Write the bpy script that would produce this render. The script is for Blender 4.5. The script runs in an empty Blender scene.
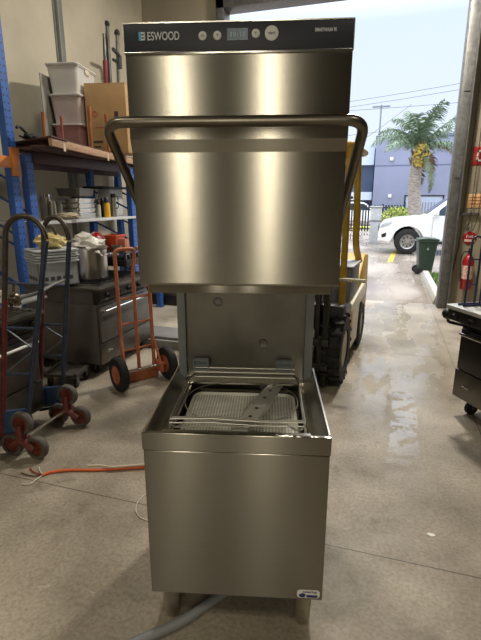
import bpy, bmesh, math, random
from mathutils import Vector, Matrix, Euler
random.seed(4)
S = bpy.context.scene
COL = S.collection
R = math.radians
PI = math.pi
# ------------------------------------------------------------------ measuring frame
F, PITCH, EYE = 455.0, R(14.8), 1.64          # focal length in pixels, camera tilt, eye height
PSI = R(17.5)                                  # the building is turned by this much
CS, SN = math.cos(PSI), math.sin(PSI)

def ray(x, y):
    u = (x - 240.5) / F; v = (320 - y) / F
    return Vector((u, math.cos(PITCH) + v * math.sin(PITCH), -math.sin(PITCH) + v * math.cos(PITCH)))
def on_z(x, y, z=0.0):
    r = ray(x, y); t = (z - EYE) / r.z
    return Vector((r.x * t, r.y * t, z))
def on_y(x, y, Y):
    r = ray(x, y); t = Y / r.y
    return Vector((r.x * t, Y, EYE + r.z * t))
def on_a(x, y, a):                             # on a wall-parallel vertical plane of the building
    r = ray(x, y); t = a / (CS * r.x - SN * r.y)
    return Vector((r.x * t, r.y * t, EYE + r.z * t))
def on_t(x, y, tt):
    r = ray(x, y); t = tt / (SN * r.x + CS * r.y)
    return Vector((r.x * t, r.y * t, EYE + r.z * t))
def bw(a, t, z=0.0):                           # building coordinates to world
    return Vector((a * CS + t * SN, -a * SN + t * CS, z))
def wb(p):
    return Vector((p.x * CS - p.y * SN, p.x * SN + p.y * CS, p.z))

def lin(c):
    return tuple(((v / 255) / 12.92 if v / 255 <= .04045 else ((v / 255 + .055) / 1.055) ** 2.4) for v in c)

# ------------------------------------------------------------------ materials
MATS = {}
def mat(name, rgb, rough=.5, metal=0.0, var=.15, scale=9, bump=0.0, stretch=(1, 1, 1), aniso=0.0,
        trans=0.0, rgb2=None, spec=.5, emit=0.0, detail=4, rvar=.0, ior=None, coat=0.0):
    if name in MATS: return MATS[name]
    m = bpy.data.materials.new(name); m.use_nodes = True
    nt = m.node_tree; N = nt.nodes; L = nt.links
    b = N['Principled BSDF']
    c = lin(rgb); c2 = lin(rgb2) if rgb2 else tuple(v * (1 - var) for v in c)
    tc = N.new('ShaderNodeTexCoord'); mp = N.new('ShaderNodeMapping'); L.new(tc.outputs['Object'], mp.inputs[0])
    mp.inputs['Scale'].default_value = stretch
    no = N.new('ShaderNodeTexNoise'); no.inputs['Scale'].default_value = scale; no.inputs['Detail'].default_value = detail
    L.new(mp.outputs[0], no.inputs['Vector'])
    cr = N.new('ShaderNodeValToRGB'); L.new(no.outputs['Fac'], cr.inputs[0])
    cr.color_ramp.elements[0].position = .35; cr.color_ramp.elements[1].position = .65
    cr.color_ramp.elements[0].color = (*c2, 1); cr.color_ramp.elements[1].color = (*c, 1)
    L.new(cr.outputs[0], b.inputs['Base Color'])
    b.inputs['Roughness'].default_value = rough; b.inputs['Metallic'].default_value = metal
    b.inputs['Specular IOR Level'].default_value = spec
    if ior: b.inputs['IOR'].default_value = ior
    if coat: b.inputs['Coat Weight'].default_value = coat; b.inputs['Coat Roughness'].default_value = .08
    if rvar:
        mr = N.new('ShaderNodeMapRange'); mr.inputs['To Min'].default_value = max(.02, rough - rvar); mr.inputs['To Max'].default_value = rough + rvar
        L.new(no.outputs['Fac'], mr.inputs[0]); L.new(mr.outputs[0], b.inputs['Roughness'])
    if bump:
        bp = N.new('ShaderNodeBump'); bp.inputs['Strength'].default_value = bump; bp.inputs['Distance'].default_value = .01
        L.new(no.outputs['Fac'], bp.inputs['Height']); L.new(bp.outputs[0], b.inputs['Normal'])
    if aniso:
        b.inputs['Anisotropic'].default_value = aniso; tg = N.new('ShaderNodeCombineXYZ'); tg.inputs[2].default_value = 1.0      # the grain runs level, so gloss smears upright
        L.new(tg.outputs[0], b.inputs['Tangent'])
    if trans: b.inputs['Transmission Weight'].default_value = trans
    if emit:
        b.inputs['Emission Color'].default_value = (*c, 1); b.inputs['Emission Strength'].default_value = emit
    MATS[name] = m
    return m

def math_node(nt, op, a, b=None, c=None):
    n = nt.nodes.new('ShaderNodeMath'); n.operation = op
    for i, v in enumerate((a, b, c)):
        if v is None: continue
        if isinstance(v, (int, float)): n.inputs[i].default_value = v
        else: nt.links.new(v, n.inputs[i])
    return n.outputs[0]

def holes_mat(name, rgb, hole, px, py, dia, axes, rough=.4, metal=0.0, lim=None):
    """a sheet punched with regular holes: axes = two object axes, px/py pitches"""
    m = mat(name, rgb, rough, metal, var=.2, scale=14)
    nt = m.node_tree; N = nt.nodes; L = nt.links; b = N['Principled BSDF']
    tc = N.new('ShaderNodeTexCoord'); sp = N.new('ShaderNodeSeparateXYZ'); L.new(tc.outputs['Object'], sp.inputs[0])
    fx = math_node(nt, 'SUBTRACT', math_node(nt, 'FRACT', math_node(nt, 'DIVIDE', math_node(nt, 'ADD', sp.outputs[axes[0]], 50.0), px)), .5)
    fy = math_node(nt, 'SUBTRACT', math_node(nt, 'FRACT', math_node(nt, 'DIVIDE', math_node(nt, 'ADD', sp.outputs[axes[1]], 50.0), py)), .5)
    ax = math_node(nt, 'MULTIPLY', fx, px); ay = math_node(nt, 'MULTIPLY', fy, py)
    d = math_node(nt, 'SQRT', math_node(nt, 'ADD', math_node(nt, 'MULTIPLY', ax, ax), math_node(nt, 'MULTIPLY', ay, ay)))
    k = math_node(nt, 'LESS_THAN', d, dia / 2)
    mx = N.new('ShaderNodeMix'); mx.data_type = 'RGBA'
    src = b.inputs['Base Color'].links[0].from_socket
    L.new(k, mx.inputs[0]); L.new(src, mx.inputs[6]); mx.inputs[7].default_value = (*lin(hole), 1)
    L.new(mx.outputs[2], b.inputs['Base Color'])
    if metal: L.new(math_node(nt, 'MULTIPLY', math_node(nt, 'SUBTRACT', 1.0, k), metal), b.inputs['Metallic'])
    return m

steel = mat('brushed_steel', (152, 149, 140), .255, 1, var=.05, scale=3, bump=.008, stretch=(1, 1, 60), aniso=1.0)
steel_dark = mat('dull_steel', (122, 119, 112), .42, 1, var=.25, scale=5, rvar=.08)
steel_tub = mat('tub_steel', (200, 196, 186), .2, 1, var=.1, scale=6, rvar=.05)
steel_old = mat('old_oven_steel', (70, 68, 66), .45, .85, var=.3, scale=6, rvar=.1)
steel_bright = mat('bright_steel', (205, 203, 198), .22, 1, var=.1, scale=20)
chrome = mat('wire_chrome', (176, 174, 166), .36, .9, var=.1, scale=30)
black = mat('black_plastic', (22, 22, 24), .45, var=.3)
panel_black = mat('control_panel_navy', (27, 30, 44), .5, var=.1, scale=3)
rubber = mat('black_rubber', (26, 25, 25), .75, var=.35, scale=25)
white_plastic = mat('white_plastic', (226, 226, 224), .4, var=.06)
grey_plastic = mat('grey_plastic', (112, 118, 124), .45, var=.12)
blue_paint = mat('blue_paint', (46, 78, 118), .45, var=.35, scale=14)
navy_paint = mat('navy_paint', (34, 46, 84), .4, var=.3, scale=14)
darkblue_tube = mat('worn_blue_tube', (58, 70, 92), .42, .3, var=.4, scale=22)
red_tube = mat('worn_red_tube', (112, 44, 46), .5, .1, var=.4, scale=22)
grip_bronze = mat('worn_bare_tube', (88, 80, 72), .38, .7, var=.35, scale=22)
orange_paint = mat('orange_paint', (178, 106, 74), .45, var=.25, scale=14)
rust_hub = mat('red_hub_paint', (112, 52, 38), .55, var=.4, scale=20)
wheel_grey = mat('grey_rubber', (92, 86, 80), .7, var=.35, scale=20)
yellow_paint = mat('yellow_paint', (186, 150, 42), .45, var=.25, scale=9)
cream_paint = mat('pale_cream_paint', (214, 210, 192), .45, var=.12, scale=9)
white_paint = mat('white_car_paint', (236, 238, 240), .25, var=.03, coat=.5)
glass_dark = mat('dark_glass', (58, 72, 84), .08, var=.2, scale=2)
alloy = mat('alloy_rim', (168, 168, 168), .35, .8, var=.2)
wood = mat('pale_wood', (186, 150, 118), .65, var=.35, scale=6, stretch=(2, 12, 12), bump=.1)
wood_dark = mat('stained_board', (84, 56, 50), .7, var=.4, scale=6, bump=.1)
wood_rod = mat('varnished_wood', (158, 92, 50), .5, var=.3, scale=10)
maroon = mat('maroon_beam', (74, 50, 52), .55, var=.35, scale=8)
cardboard = mat('cardboard', (176, 142, 98), .8, var=.14, scale=5)
galv = mat('galvanised_steel', (112, 112, 112), .5, .55, var=.35, scale=18, rvar=.1)
red_paint = mat('red_paint', (158, 28, 34), .3, var=.15)
sticker_white = mat('sticker_white', (226, 226, 222), .4, var=.03)
sticker_blue = mat('sticker_blue', (44, 54, 110), .4, var=.1)

# ------------------------------------------------------------------ mesh builder
class MB:
    def __init__(s): s.bm = bmesh.new()
    def _add(s, verts, faces):
        vs = [s.bm.verts.new(v) for v in verts]
        out = []
        for f in faces:
            try: out.append(s.bm.faces.new([vs[i] for i in f]))
            except ValueError: pass
        return vs, out
    def box(s, c, d, bevel=0.0, rot=None, seg=2, taper=None):
        x, y, z = d[0] / 2, d[1] / 2, d[2] / 2
        tp = taper or (1, 1)
        vs = [Vector((-x, -y, -z)), Vector((x, -y, -z)), Vector((x, y, -z)), Vector((-x, y, -z)),
              Vector((-x * tp[0], -y * tp[1], z)), Vector((x * tp[0], -y * tp[1], z)), Vector((x * tp[0], y * tp[1], z)), Vector((-x * tp[0], y * tp[1], z))]
        M = Matrix.Translation(Vector(c)) @ (rot.to_matrix().to_4x4() if rot is not None else Matrix.Identity(4))
        v, f = s._add([M @ p for p in vs], [(0, 3, 2, 1), (4, 5, 6, 7), (0, 1, 5, 4), (1, 2, 6, 5), (2, 3, 7, 6), (3, 0, 4, 7)])
        if bevel:
            es = {e for ff in f for e in ff.edges}
            bmesh.ops.bevel(s.bm, geom=list(es), offset=bevel, segments=seg, affect='EDGES', profile=.5)
        return s
    def b(s, x0, x1, y0, y1, z0, z1, bevel=0.0, seg=2):
        return s.box(((x0 + x1) / 2, (y0 + y1) / 2, (z0 + z1) / 2), (x1 - x0, y1 - y0, z1 - z0), bevel, None, seg)
    def tube(s, pts, r, seg=10, closed=False, caps=True):
        pts = [Vector(p) for p in pts]; n = len(pts)
        rr = r if isinstance(r, (list, tuple)) else [r] * n
        tang = []
        for i in range(n):
            a = pts[(i - 1) % n] if (closed or i > 0) else pts[i]
            b = pts[(i + 1) % n] if (closed or i < n - 1) else pts[i]
            t = b - a; tang.append(t.normalized() if t.length > 1e-9 else Vector((0, 0, 1)))
        t0 = tang[0]; up = Vector((0, 0, 1)) if abs(t0.z) < .9 else Vector((1, 0, 0))
        nrm = (up - t0 * up.dot(t0)).normalized()
        rings = []
        for i in range(n):
            t = tang[i]; nrm = (nrm - t * nrm.dot(t)).normalized(); bi = t.cross(nrm)
            rings.append([s.bm.verts.new(pts[i] + (nrm * math.cos(2 * PI * k / seg) + bi * math.sin(2 * PI * k / seg)) * rr[i]) for k in range(seg)])
        for i in range(n if closed else n - 1):
            A = rings[i]; B = rings[(i + 1) % n]
            for k in range(seg):
                s.bm.faces.new((A[k], A[(k + 1) % seg], B[(k + 1) % seg], B[k]))
        if caps and not closed:
            s.bm.faces.new(rings[0][::-1]); s.bm.faces.new(rings[-1])
        return s
    def cyl(s, p0, p1, r0, r1=None, seg=24):
        return s.tube([p0, p1], [r0, r0 if r1 is None else r1], seg)
    def lathe(s, prof, c=(0, 0, 0), rot=None, seg=28):
        M = Matrix.Translation(Vector(c)) @ (rot.to_matrix().to_4x4() if rot is not None else Matrix.Identity(4))
        rings = []
        for (r, z) in prof:
            if r < 1e-6: rings.append([s.bm.verts.new(M @ Vector((0, 0, z)))])
            else: rings.append([s.bm.verts.new(M @ Vector((r * math.cos(2 * PI * k / seg), r * math.sin(2 * PI * k / seg), z))) for k in range(seg)])
        for A, B in zip(rings, rings[1:]):
            for k in range(seg):
                k2 = (k + 1) % seg
                q = [A[k % len(A)], A[k2 % len(A)], B[k2 % len(B)], B[k % len(B)]]
                u = []
                for v in q:
                    if v not in u: u.append(v)
                if len(u) > 2:
                    try: s.bm.faces.new(u)
                    except ValueError: pass
        return s
    def prism(s, poly, e0, e1, axis='y', bevel=0.0, taper=None, seg=2):
        """polygon (u, v) extruded along an axis: y -> (u, e, v), x -> (e, u, v), z -> (u, v, e)"""
        def P(u, v, e): return {'y': (u, e, v), 'x': (e, u, v), 'z': (u, v, e)}[axis]
        n = len(poly)
        v, f = s._add([P(u, w, e0) for u, w in poly] + [P(u, w, e1) for u, w in poly],
                      [tuple(range(n))[::-1], tuple(range(n, 2 * n))] + [(i, (i + 1) % n, n + (i + 1) % n, n + i) for i in range(n)])
        if bevel:
            es = {e for ff in f for e in ff.edges}
            bmesh.ops.bevel(s.bm, geom=list(es), offset=bevel, segments=seg, affect='EDGES', profile=.5, clamp_overlap=True)
        return s
    def grid(s, fn, nu, nv):
        vs = [[s.bm.verts.new(fn(i / nu, j / nv)) for j in range(nv + 1)] for i in range(nu + 1)]
        for i in range(nu):
            for j in range(nv):
                s.bm.faces.new((vs[i][j], vs[i + 1][j], vs[i + 1][j + 1], vs[i][j + 1]))
        return s
    def blob(s, c, rad, seed=0, amp=.2, sub=3, squash=0):
        rnd = random.Random(seed); ph = [(rnd.uniform(0, 6), rnd.uniform(3, 7), rnd.uniform(0, 6), rnd.uniform(3, 7)) for _ in range(4)]
        r = bmesh.ops.create_icosphere(s.bm, subdivisions=sub, radius=1)
        for v in r['verts']:
            p = v.co.copy(); k = 1
            for (a, b, d, e) in ph: k += amp * .5 * math.sin(a + b * p.x + e * p.z) * math.sin(d + e * p.y + b * p.z)
            v.co = Vector(c) + Vector((p.x * rad[0], p.y * rad[1], p.z * rad[2])) * k
        return s
    def build(s, name, m, parent=None, loc=None, rz=0, sharp=35, smooth=True):
        bmesh.ops.recalc_face_normals(s.bm, faces=s.bm.faces)
        me = bpy.data.meshes.new(name); s.bm.to_mesh(me); s.bm.free()
        me.materials.append(m)
        if smooth:
            me.polygons.foreach_set('use_smooth', [True] * len(me.polygons))
            me.set_sharp_from_angle(angle=R(sharp))
        o = bpy.data.objects.new(name, me); COL.objects.link(o)
        if parent: o.parent = parent
        if loc is not None: o.location = loc
        o.rotation_euler = (0, 0, rz)
        return o

def fillet(pts, r, n=6):
    pts = [Vector(p) for p in pts]; out = [pts[0]]
    for i in range(1, len(pts) - 1):
        a, p, b = pts[i - 1], pts[i], pts[i + 1]
        d1 = (a - p); d2 = (b - p); rr = min(r, d1.length * .49, d2.length * .49)
        q0 = p + d1.normalized() * rr; q1 = p + d2.normalized() * rr
        for k in range(n + 1):
            t = k / n; out.append(q0 * (1 - t) ** 2 + p * 2 * t * (1 - t) + q1 * t * t)
    out.append(pts[-1]); return out
def smooth_path(pts, n=8):
    pts = [Vector(p) for p in pts]; out = []
    P = [pts[0]] + pts + [pts[-1]]
    for i in range(1, len(P) - 2):
        p0, p1, p2, p3 = P[i - 1:i + 3]
        for k in range(n):
            t = k / n
            out.append(.5 * ((2 * p1) + (p2 - p0) * t + (2 * p0 - 5 * p1 + 4 * p2 - p3) * t * t + (3 * p1 - p0 - 3 * p2 + p3) * t ** 3))
    out.append(pts[-1]); return out

def tag(o, label, cat, group=None):
    o['label'] = label; o['category'] = cat
    if group: o['group'] = group
    return o
def thing(name, label, cat, loc=(0, 0, 0), rz=0.0, group=None):
    o = bpy.data.objects.new(name, None); COL.objects.link(o); o.empty_display_size = .1
    o.location = loc; o.rotation_euler = (0, 0, rz)
    return tag(o, label, cat, group)
def struct(o): o['kind'] = 'structure'; return o
def dup(root, loc, rz, label, group=None):
    r = root.copy(); COL.objects.link(r); r.location = loc; r.rotation_euler = (0, 0, rz); r['label'] = label
    if group: r['group'] = group
    for ch in list(root.children):
        c = ch.copy(); COL.objects.link(c); c.parent = r
        for g in list(ch.children):
            d = g.copy(); COL.objects.link(d); d.parent = c
    return r
def lettering(name, s, w, h, m, parent, loc, rot=(PI / 2, 0, 0), depth=.0006, bold=.006):
    cu = bpy.data.curves.new('txt', 'FONT'); cu.body = s; cu.extrude = depth; cu.offset = bold
    t = bpy.data.objects.new('txt', cu); COL.objects.link(t)
    dg = bpy.context.evaluated_depsgraph_get(); dg.update()
    me = bpy.data.meshes.new_from_object(t.evaluated_get(dg)); bpy.data.objects.remove(t)
    xs = [v.co.x for v in me.vertices]; ys = [v.co.y for v in me.vertices]
    for v in me.vertices:
        v.co.x = (v.co.x - min(xs)) / (max(xs) - min(xs)) * w if False else v.co.x
    x0, x1, y0, y1 = min(xs), max(xs), min(ys), max(ys)
    for v in me.vertices:
        v.co.x = ((v.co.x - x0) / (x1 - x0) - .5) * w; v.co.y = ((v.co.y - y0) / (y1 - y0) - .5) * h
    me.materials.clear(); me.materials.append(m)
    o = bpy.data.objects.new(name, me); COL.objects.link(o); o.parent = parent; o.location = loc; o.rotation_euler = rot
    return o
def kids_of(o): return list(o.children)

# ================================================================== SETTING
WL, WF, WR, WB, HT = -4.1, 7.62, 6.0, -8.0, 6.2
OL, OR_, OH = -2.657, .857, 4.5               # door opening
def concrete_floor():
    m = bpy.data.materials.new('worn_concrete_floor'); m.use_nodes = True
    nt = m.node_tree; N = nt.nodes; L = nt.links; b = N['Principled BSDF']
    tc = N.new('ShaderNodeTexCoord'); sp = N.new('ShaderNodeSeparateXYZ'); L.new(tc.outputs['Object'], sp.inputs[0])
    def noise(sc, det=6, ro=.55, stretch=None):
        n = N.new('ShaderNodeTexNoise'); n.inputs['Scale'].default_value = sc; n.inputs['Detail'].default_value = det; n.inputs['Roughness'].default_value = ro
        if stretch:
            mp = N.new('ShaderNodeMapping'); mp.inputs['Scale'].default_value = stretch; L.new(tc.outputs['Object'], mp.inputs[0]); L.new(mp.outputs[0], n.inputs['Vector'])
        else: L.new(tc.outputs['Object'], n.inputs['Vector'])
        return n.outputs['Fac']
    def ramp(s, p0, c0, p1, c1):
        r = N.new('ShaderNodeValToRGB'); r.color_ramp.elements[0].position = p0; r.color_ramp.elements[1].position = p1
        r.color_ramp.elements[0].color = (*lin(c0), 1); r.color_ramp.elements[1].color = (*lin(c1), 1); L.new(s, r.inputs[0]); return r.outputs[0]
    def mixc(f, a, c, mode='MIX'):
        x = N.new('ShaderNodeMix'); x.data_type = 'RGBA'; x.blend_type = mode
        if isinstance(f, float): x.inputs[0].default_value = f
        else: L.new(f, x.inputs[0])
        for i, v in ((6, a), (7, c)):
            if isinstance(v, tuple): x.inputs[i].default_value = (*v, 1)
            else: L.new(v, x.inputs[i])
        return x.outputs[2]
    def rng(s, a, bb, c=0.0, d=1.0):
        x = N.new('ShaderNodeMapRange'); x.interpolation_type = 'SMOOTHSTEP'
        for i, v in enumerate((a, bb, c, d)): x.inputs[i + 1].default_value = v
        L.new(s, x.inputs[0]); return x.outputs[0]
    base = ramp(noise(1.6), .30, (124, 115, 101), .68, (182, 173, 158))
    base = mixc(rng(noise(22, 8, .7), .3, .75), base, (.12, .10, .075))if False else base
    fine = ramp(noise(55, 6, .6), .25, (206, 200, 192), .6, (255, 255, 255))
    base = mixc(1.0, base, fine, 'MULTIPLY')
    blot = rng(noise(3.6, 7, .7), .53, .72, 0, .6)
    base = mixc(blot, base, lin((86, 76, 62)))
    pale = rng(noise(9.5, 7, .75, (1, 1.6, 1)), .60, .70, 0, .5)
    base = mixc(pale, base, lin((198, 190, 174)))
    # joints: two saw cuts across, one along
    x, y = sp.outputs[0], sp.outputs[1]
    def line(s, c, w): return math_node(nt, 'LESS_THAN', math_node(nt, 'ABSOLUTE', math_node(nt, 'SUBTRACT', s, c)), w)
    j = line(y, 1.922, .0035)
    j = math_node(nt, 'MAXIMUM', j, line(y, 5.05, .0035))
    j = math_node(nt, 'MAXIMUM', j, math_node(nt, 'MULTIPLY', line(x, .765, .0035), math_node(nt, 'GREATER_THAN', y, 1.922)))
    base = mixc(math_node(nt, 'MULTIPLY', j, .75), base, lin((52, 44, 36)))
    # wet patches tracked in from the doorway
    side = math_node(nt, 'MULTIPLY', rng(x, -.55, -.2), rng(x, .95, .55))
    near = rng(y, 2.6, 4.6)
    wn = noise(1.9, 5, .62, (1.6, .55, 1))
    wet = math_node(nt, 'MULTIPLY', math_node(nt, 'MULTIPLY', side, near), rng(wn, .44, .52))
    track = math_node(nt, 'MULTIPLY', line(math_node(nt, 'ADD', x, math_node(nt, 'MULTIPLY', wn, .25)), .36, .1), rng(y, 2.4, 3.4))
    wet = math_node(nt, 'MAXIMUM', wet, math_node(nt, 'MULTIPLY', track, rng(noise(9, 4, .6), .42, .5)))
    base = mixc(math_node(nt, 'MULTIPLY', wet, .04), base, lin((96, 88, 76)))
    L.new(base, b.inputs['Base Color'])
    ro = math_node(nt, 'ADD', math_node(nt, 'MULTIPLY', noise(6), .3), .36)
    xr = N.new('ShaderNodeMix'); xr.data_type = 'FLOAT'; L.new(wet, xr.inputs[0]); L.new(ro, xr.inputs[2]); xr.inputs[3].default_value = .17
    L.new(xr.outputs[0], b.inputs['Roughness'])
    L.new(math_node(nt, 'ADD', math_node(nt, 'MULTIPLY', wet, .6), .4), b.inputs['Specular IOR Level'])
    bp = N.new('ShaderNodeBump'); bp.inputs['Distance'].default_value = .003
    L.new(math_node(nt, 'MULTIPLY', math_node(nt, 'SUBTRACT', 1.0, wet), .35), bp.inputs['Strength'])
    L.new(noise(60, 6, .7), bp.inputs['Height']); L.new(bp.outputs[0], b.inputs['Normal'])
    return m
def wall_mat(name, a, b2, sc=1.2):
    return mat(name, a, .85, rgb2=b2, scale=sc, bump=.08, detail=8)
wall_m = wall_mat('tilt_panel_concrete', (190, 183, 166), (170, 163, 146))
wallf_m = wall_mat('tilt_panel_concrete_shaded', (150, 142, 124), (134, 126, 108))  # same concrete, its colour darkened for the shade on the backlit wall
floor_m = concrete_floor()
struct(MB().b(WL - .2, WR + .2, WB - .2, WF + .2, -.2, 0).build('floor', floor_m, rz=-PSI))
struct(MB().b(WL - .2, WL, WB - .2, WF + .2, 0, HT).build('wall_left', wall_m, rz=-PSI))
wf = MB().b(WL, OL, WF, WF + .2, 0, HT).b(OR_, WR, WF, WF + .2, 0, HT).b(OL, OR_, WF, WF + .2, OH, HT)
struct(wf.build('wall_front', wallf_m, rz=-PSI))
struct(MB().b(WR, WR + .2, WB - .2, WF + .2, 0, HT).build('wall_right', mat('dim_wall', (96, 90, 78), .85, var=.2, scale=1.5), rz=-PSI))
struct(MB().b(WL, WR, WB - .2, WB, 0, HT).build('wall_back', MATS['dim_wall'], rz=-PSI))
struct(MB().b(WL - .2, WR + .2, WB - .2, WF + .2, HT, HT + .15).build('ceiling', mat('ceiling_sheet', (92, 90, 84), .7, var=.1), rz=-PSI))
# steel column on the left wall, jambs and head of the roller door
pc = wb(on_a(61.5, 30, WL + .05))
struct(MB().b(WL, WL + .055, pc.y - .045, pc.y + .045, 0, HT, .006).b(WL, WL + .015, pc.y - .075, pc.y - .045, 0, HT).build('trim_1', mat('grey_column_paint', (120, 122, 118), .5, var=.15, scale=3), rz=-PSI))
dj = MB()
dj.b(OR_ - .01, OR_ + .12, WF - .09, WF + .21, 0, OH + .2, .006).b(OR_ + .12, OR_ + .135, WF - .16, WF - .001, 0, OH + .2)
dj.b(OL - .12, OL + .01, WF - .09, WF + .21, 0, OH + .2, .006)
dj.b(OL - .12, OR_ + .12, WF - .09, WF + .21, OH - .01, OH + .22, .006)
dj.b(OR_ - .018, OR_ - .01, WF - .02, WF + .1, 0, OH)
for z in (1.95, 3.1, .75): dj.b(OR_ + .02, OR_ + .1, WF - .1, WF - .085, z, z + .1)
struct(dj.build('trim_2', galv, rz=-PSI))

# ---- outside ground
def wet_ground():
    m = mat('wet_driveway', (158, 146, 134), .25, rgb2=(128, 116, 104), scale=.55, rvar=.0, detail=7)
    nt = m.node_tree; N = nt.nodes; L = nt.links; b = N['Principled BSDF']
    tc = N.new('ShaderNodeTexCoord'); mp = N.new('ShaderNodeMapping'); mp.inputs['Scale'].default_value = (1, .35, 1)
    L.new(tc.outputs['Object'], mp.inputs[0])
    n = N.new('ShaderNodeTexNoise'); n.inputs['Scale'].default_value = .9; n.inputs['Detail'].default_value = 6; L.new(mp.outputs[0], n.inputs['Vector'])
    r = N.new('ShaderNodeMapRange'); r.inputs[1].default_value = .42; r.inputs[2].default_value = .58; r.inputs[3].default_value = .06; r.inputs[4].default_value = .5
    L.new(n.outputs['Fac'], r.inputs[0]); L.new(r.outputs[0], b.inputs['Roughness'])
    return m
struct(MB().b(-40, 45, WF + .2, 60, -.2, -.001).build('driveway', wet_ground(), rz=-PSI))
struct(MB().prism([(.80, 0), (.95, 0), (.95, .13), (.84, .13)], WF + .22, 10.75, 'y', .01).build('kerb', mat('kerb_concrete', (168, 162, 150), .7, var=.2), rz=-PSI))
struct(MB().b(.95, 5, WF + .22, 10.7, 0, .09).build('garden_bed', mat('garden_soil', (70, 60, 44), .9, var=.3), rz=-PSI))
g = MB(); rg = random.Random(3)
for i in range(2600):
    x = rg.uniform(.96, 2.4); y = rg.uniform(WF + .25, 10.65); h = rg.uniform(.04, .1); a = rg.uniform(0, 6.28)
    dx, dy = math.cos(a) * .012, math.sin(a) * .012
    g._add([(x - dx, y - dy, .088), (x + dx, y + dy, .088), (x + dy * 2, y - dx * 2, .088 + h)], [(0, 1, 2)])
gr = g.build('grass', mat('grass_green', (104, 138, 58), .7, rgb2=(78, 112, 44), scale=3), rz=-PSI); gr['kind'] = 'stuff'
tag(gr, 'strip of short green grass behind the kerb outside the doorway', 'grass')

# ================================================================== DISHWASHER
DW = thing('commercial_dishwasher', 'tall stainless steel hood type dishwasher standing open in the middle of the floor', 'dishwasher', (-.0175, 1.43, 0), R(-3.6))
W2 = .33
m = MB()
m.b(-W2, W2, 0, .012, .157, .777, .003)                                  # front skin
m.b(-W2, -W2 + .012, .012, .66, .157, .80).b(W2 - .012, W2, .012, .66, .157, .80).b(-W2 + .012, W2 - .012, .648, .66, .157, .80)
m.b(-W2 + .012, W2 - .012, .012, .648, .165, .175)
m.build('base_cabinet', steel, DW, sharp=12)
m = MB().b(-W2 - .002, W2 + .002, -.006, .006, .781, .85, .002).b(-W2, W2, .0, .012, .80, .848)
m.build('front_apron', steel, DW, sharp=12)
sc = MB()
for x in (-.17, .15): sc.lathe([(0, -.003), (.004, -.003), (.005, 0)], (x, -.0065, .835), Euler((PI / 2, 0, 0)), 12)
sc.build('screw', steel_bright, DW)
# tub: raised sides with sloped gutters, ledge at the back, sump
m = MB()
for s in (-1, 1):
    prof = [(s * W2, .80), (s * W2, .852), (s * (W2 - .006), .852), (s * (W2 - .010), .84), (s * (W2 - .055), .80), (s * (W2 - .066), .797), (s * (W2 - .07), .60), (s * (W2 - .078), .60),
            (s * (W2 - .078), .785), (s * (W2 - .012), .785)]
    m.prism(prof, .012, .66, 'y', 0)
m.b(-.262, .262, .012, .03, .60, .846)
m.b(-.262, .262, .56, .575, .60, .775).b(-.30, .30, .585, .66, .79, .805).b(-.262, .262, .55, .585, .805, .812)
m.b(-.262, .262, .03, .575, .59, .60)
m.build('tub', steel_tub, DW)
# perforated filter tray with rolled border
filt_m = holes_mat('perforated_tray', (232, 230, 222), (112, 110, 102), .0125, .0125, .0068, (0, 1), .4, 0)
def rrect(x0, x1, y0, y1, r, n=6):
    out = []
    for cx, cy, a0 in ((x1 - r, y1 - r, 0), (x0 + r, y1 - r, 90), (x0 + r, y0 + r, 180), (x1 - r, y0 + r, 270)):
        for k in range(n + 1): out.append((cx + r * math.cos(R(a0 + 90 * k / n)), cy + r * math.sin(R(a0 + 90 * k / n))))
    return out
ft = MB().prism(rrect(-.225, .225, .06, .535, .045), .755, .76, 'z').build('filter_tray', filt_m, DW)
MB().tube([(x, y, .762) for x, y in rrect(-.225, .225, .06, .535, .045)], .009, 8, closed=True).build('tray_border', mat('tray_rim', (220, 218, 210), .4), ft)
# wash arm
wa = MB()
def arm(pts, w):
    return None
ang = R(17)
ca, sa = math.cos(ang), math.sin(ang)
prof = [(-.03, -.26), (.03, -.26), (.033, -.06), (.045, 0), (.033, .06), (.03, .26), (-.03, .26), (-.033, .06), (-.045, 0), (-.033, -.06)]
prof = [(x * ca + y * sa + .08, -x * sa + y * ca + .345) for x, y in prof]
wa.prism(prof, .79, .808, 'z', .004)
wa.cyl((.08, .345, .762), (.08, .345, .815), .03)
wao = wa.build('wash_arm', mat('wash_arm_grey', (182, 181, 174), .4, var=.1), DW)
nz = MB()
for d in (-.22, -.13, -.05, .06, .14, .22): nz.cyl((.08 + d * sa, .345 + d * ca, .806), (.08 + d * sa, .345 + d * ca, .8105), .008, seg=14)
nz.build('spray_nozzle', steel_dark, wao)
# rack guide of bent wire
m = MB(); r = .0032
m.tube(fillet([(-.23, .60, .835), (-.255, .56, .835), (-.262, .14, .835), (-.255, .10, .835), (-.235, .10, .815), (-.20, .10, .835)], .02), r, 8)
m.tube(fillet([(.23, .60, .835), (.248, .56, .835), (.252, .14, .835), (.245, .10, .835), (.225, .10, .815), (.19, .10, .835)], .02), r, 8)
for y, z in ((.10, .835), (.118, .842), (.145, .835)): m.tube([(-.255, y, z), (-.1, y + .012, z), (.08, y + .004, z - .004), (.247, y, z)], r, 8)
m.tube([(-.235, .095, .82), (.215, .13, .82)], r * .9, 8)
for y, z in ((.572, .855), (.577, .875), (.565, .835)): m.tube([(-.235, y, z), (.235, y, z)], r * .9, 8)
m.tube([(-.262, .14, .835), (-.262, .14, .79)], r, 8).tube([(.252, .14, .835), (.252, .14, .79)], r, 8)
m.build('rack_guide', chrome, DW)
m = MB(); m.tube([(.235 * math.cos(2 * PI * k / 48), .33 + .205 * math.sin(2 * PI * k / 48), .826 + .004 * math.sin(6 * PI * k / 48)) for k in range(48)], .0022, 6, closed=True)
m.build('wire_hoop', chrome, DW)
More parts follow.
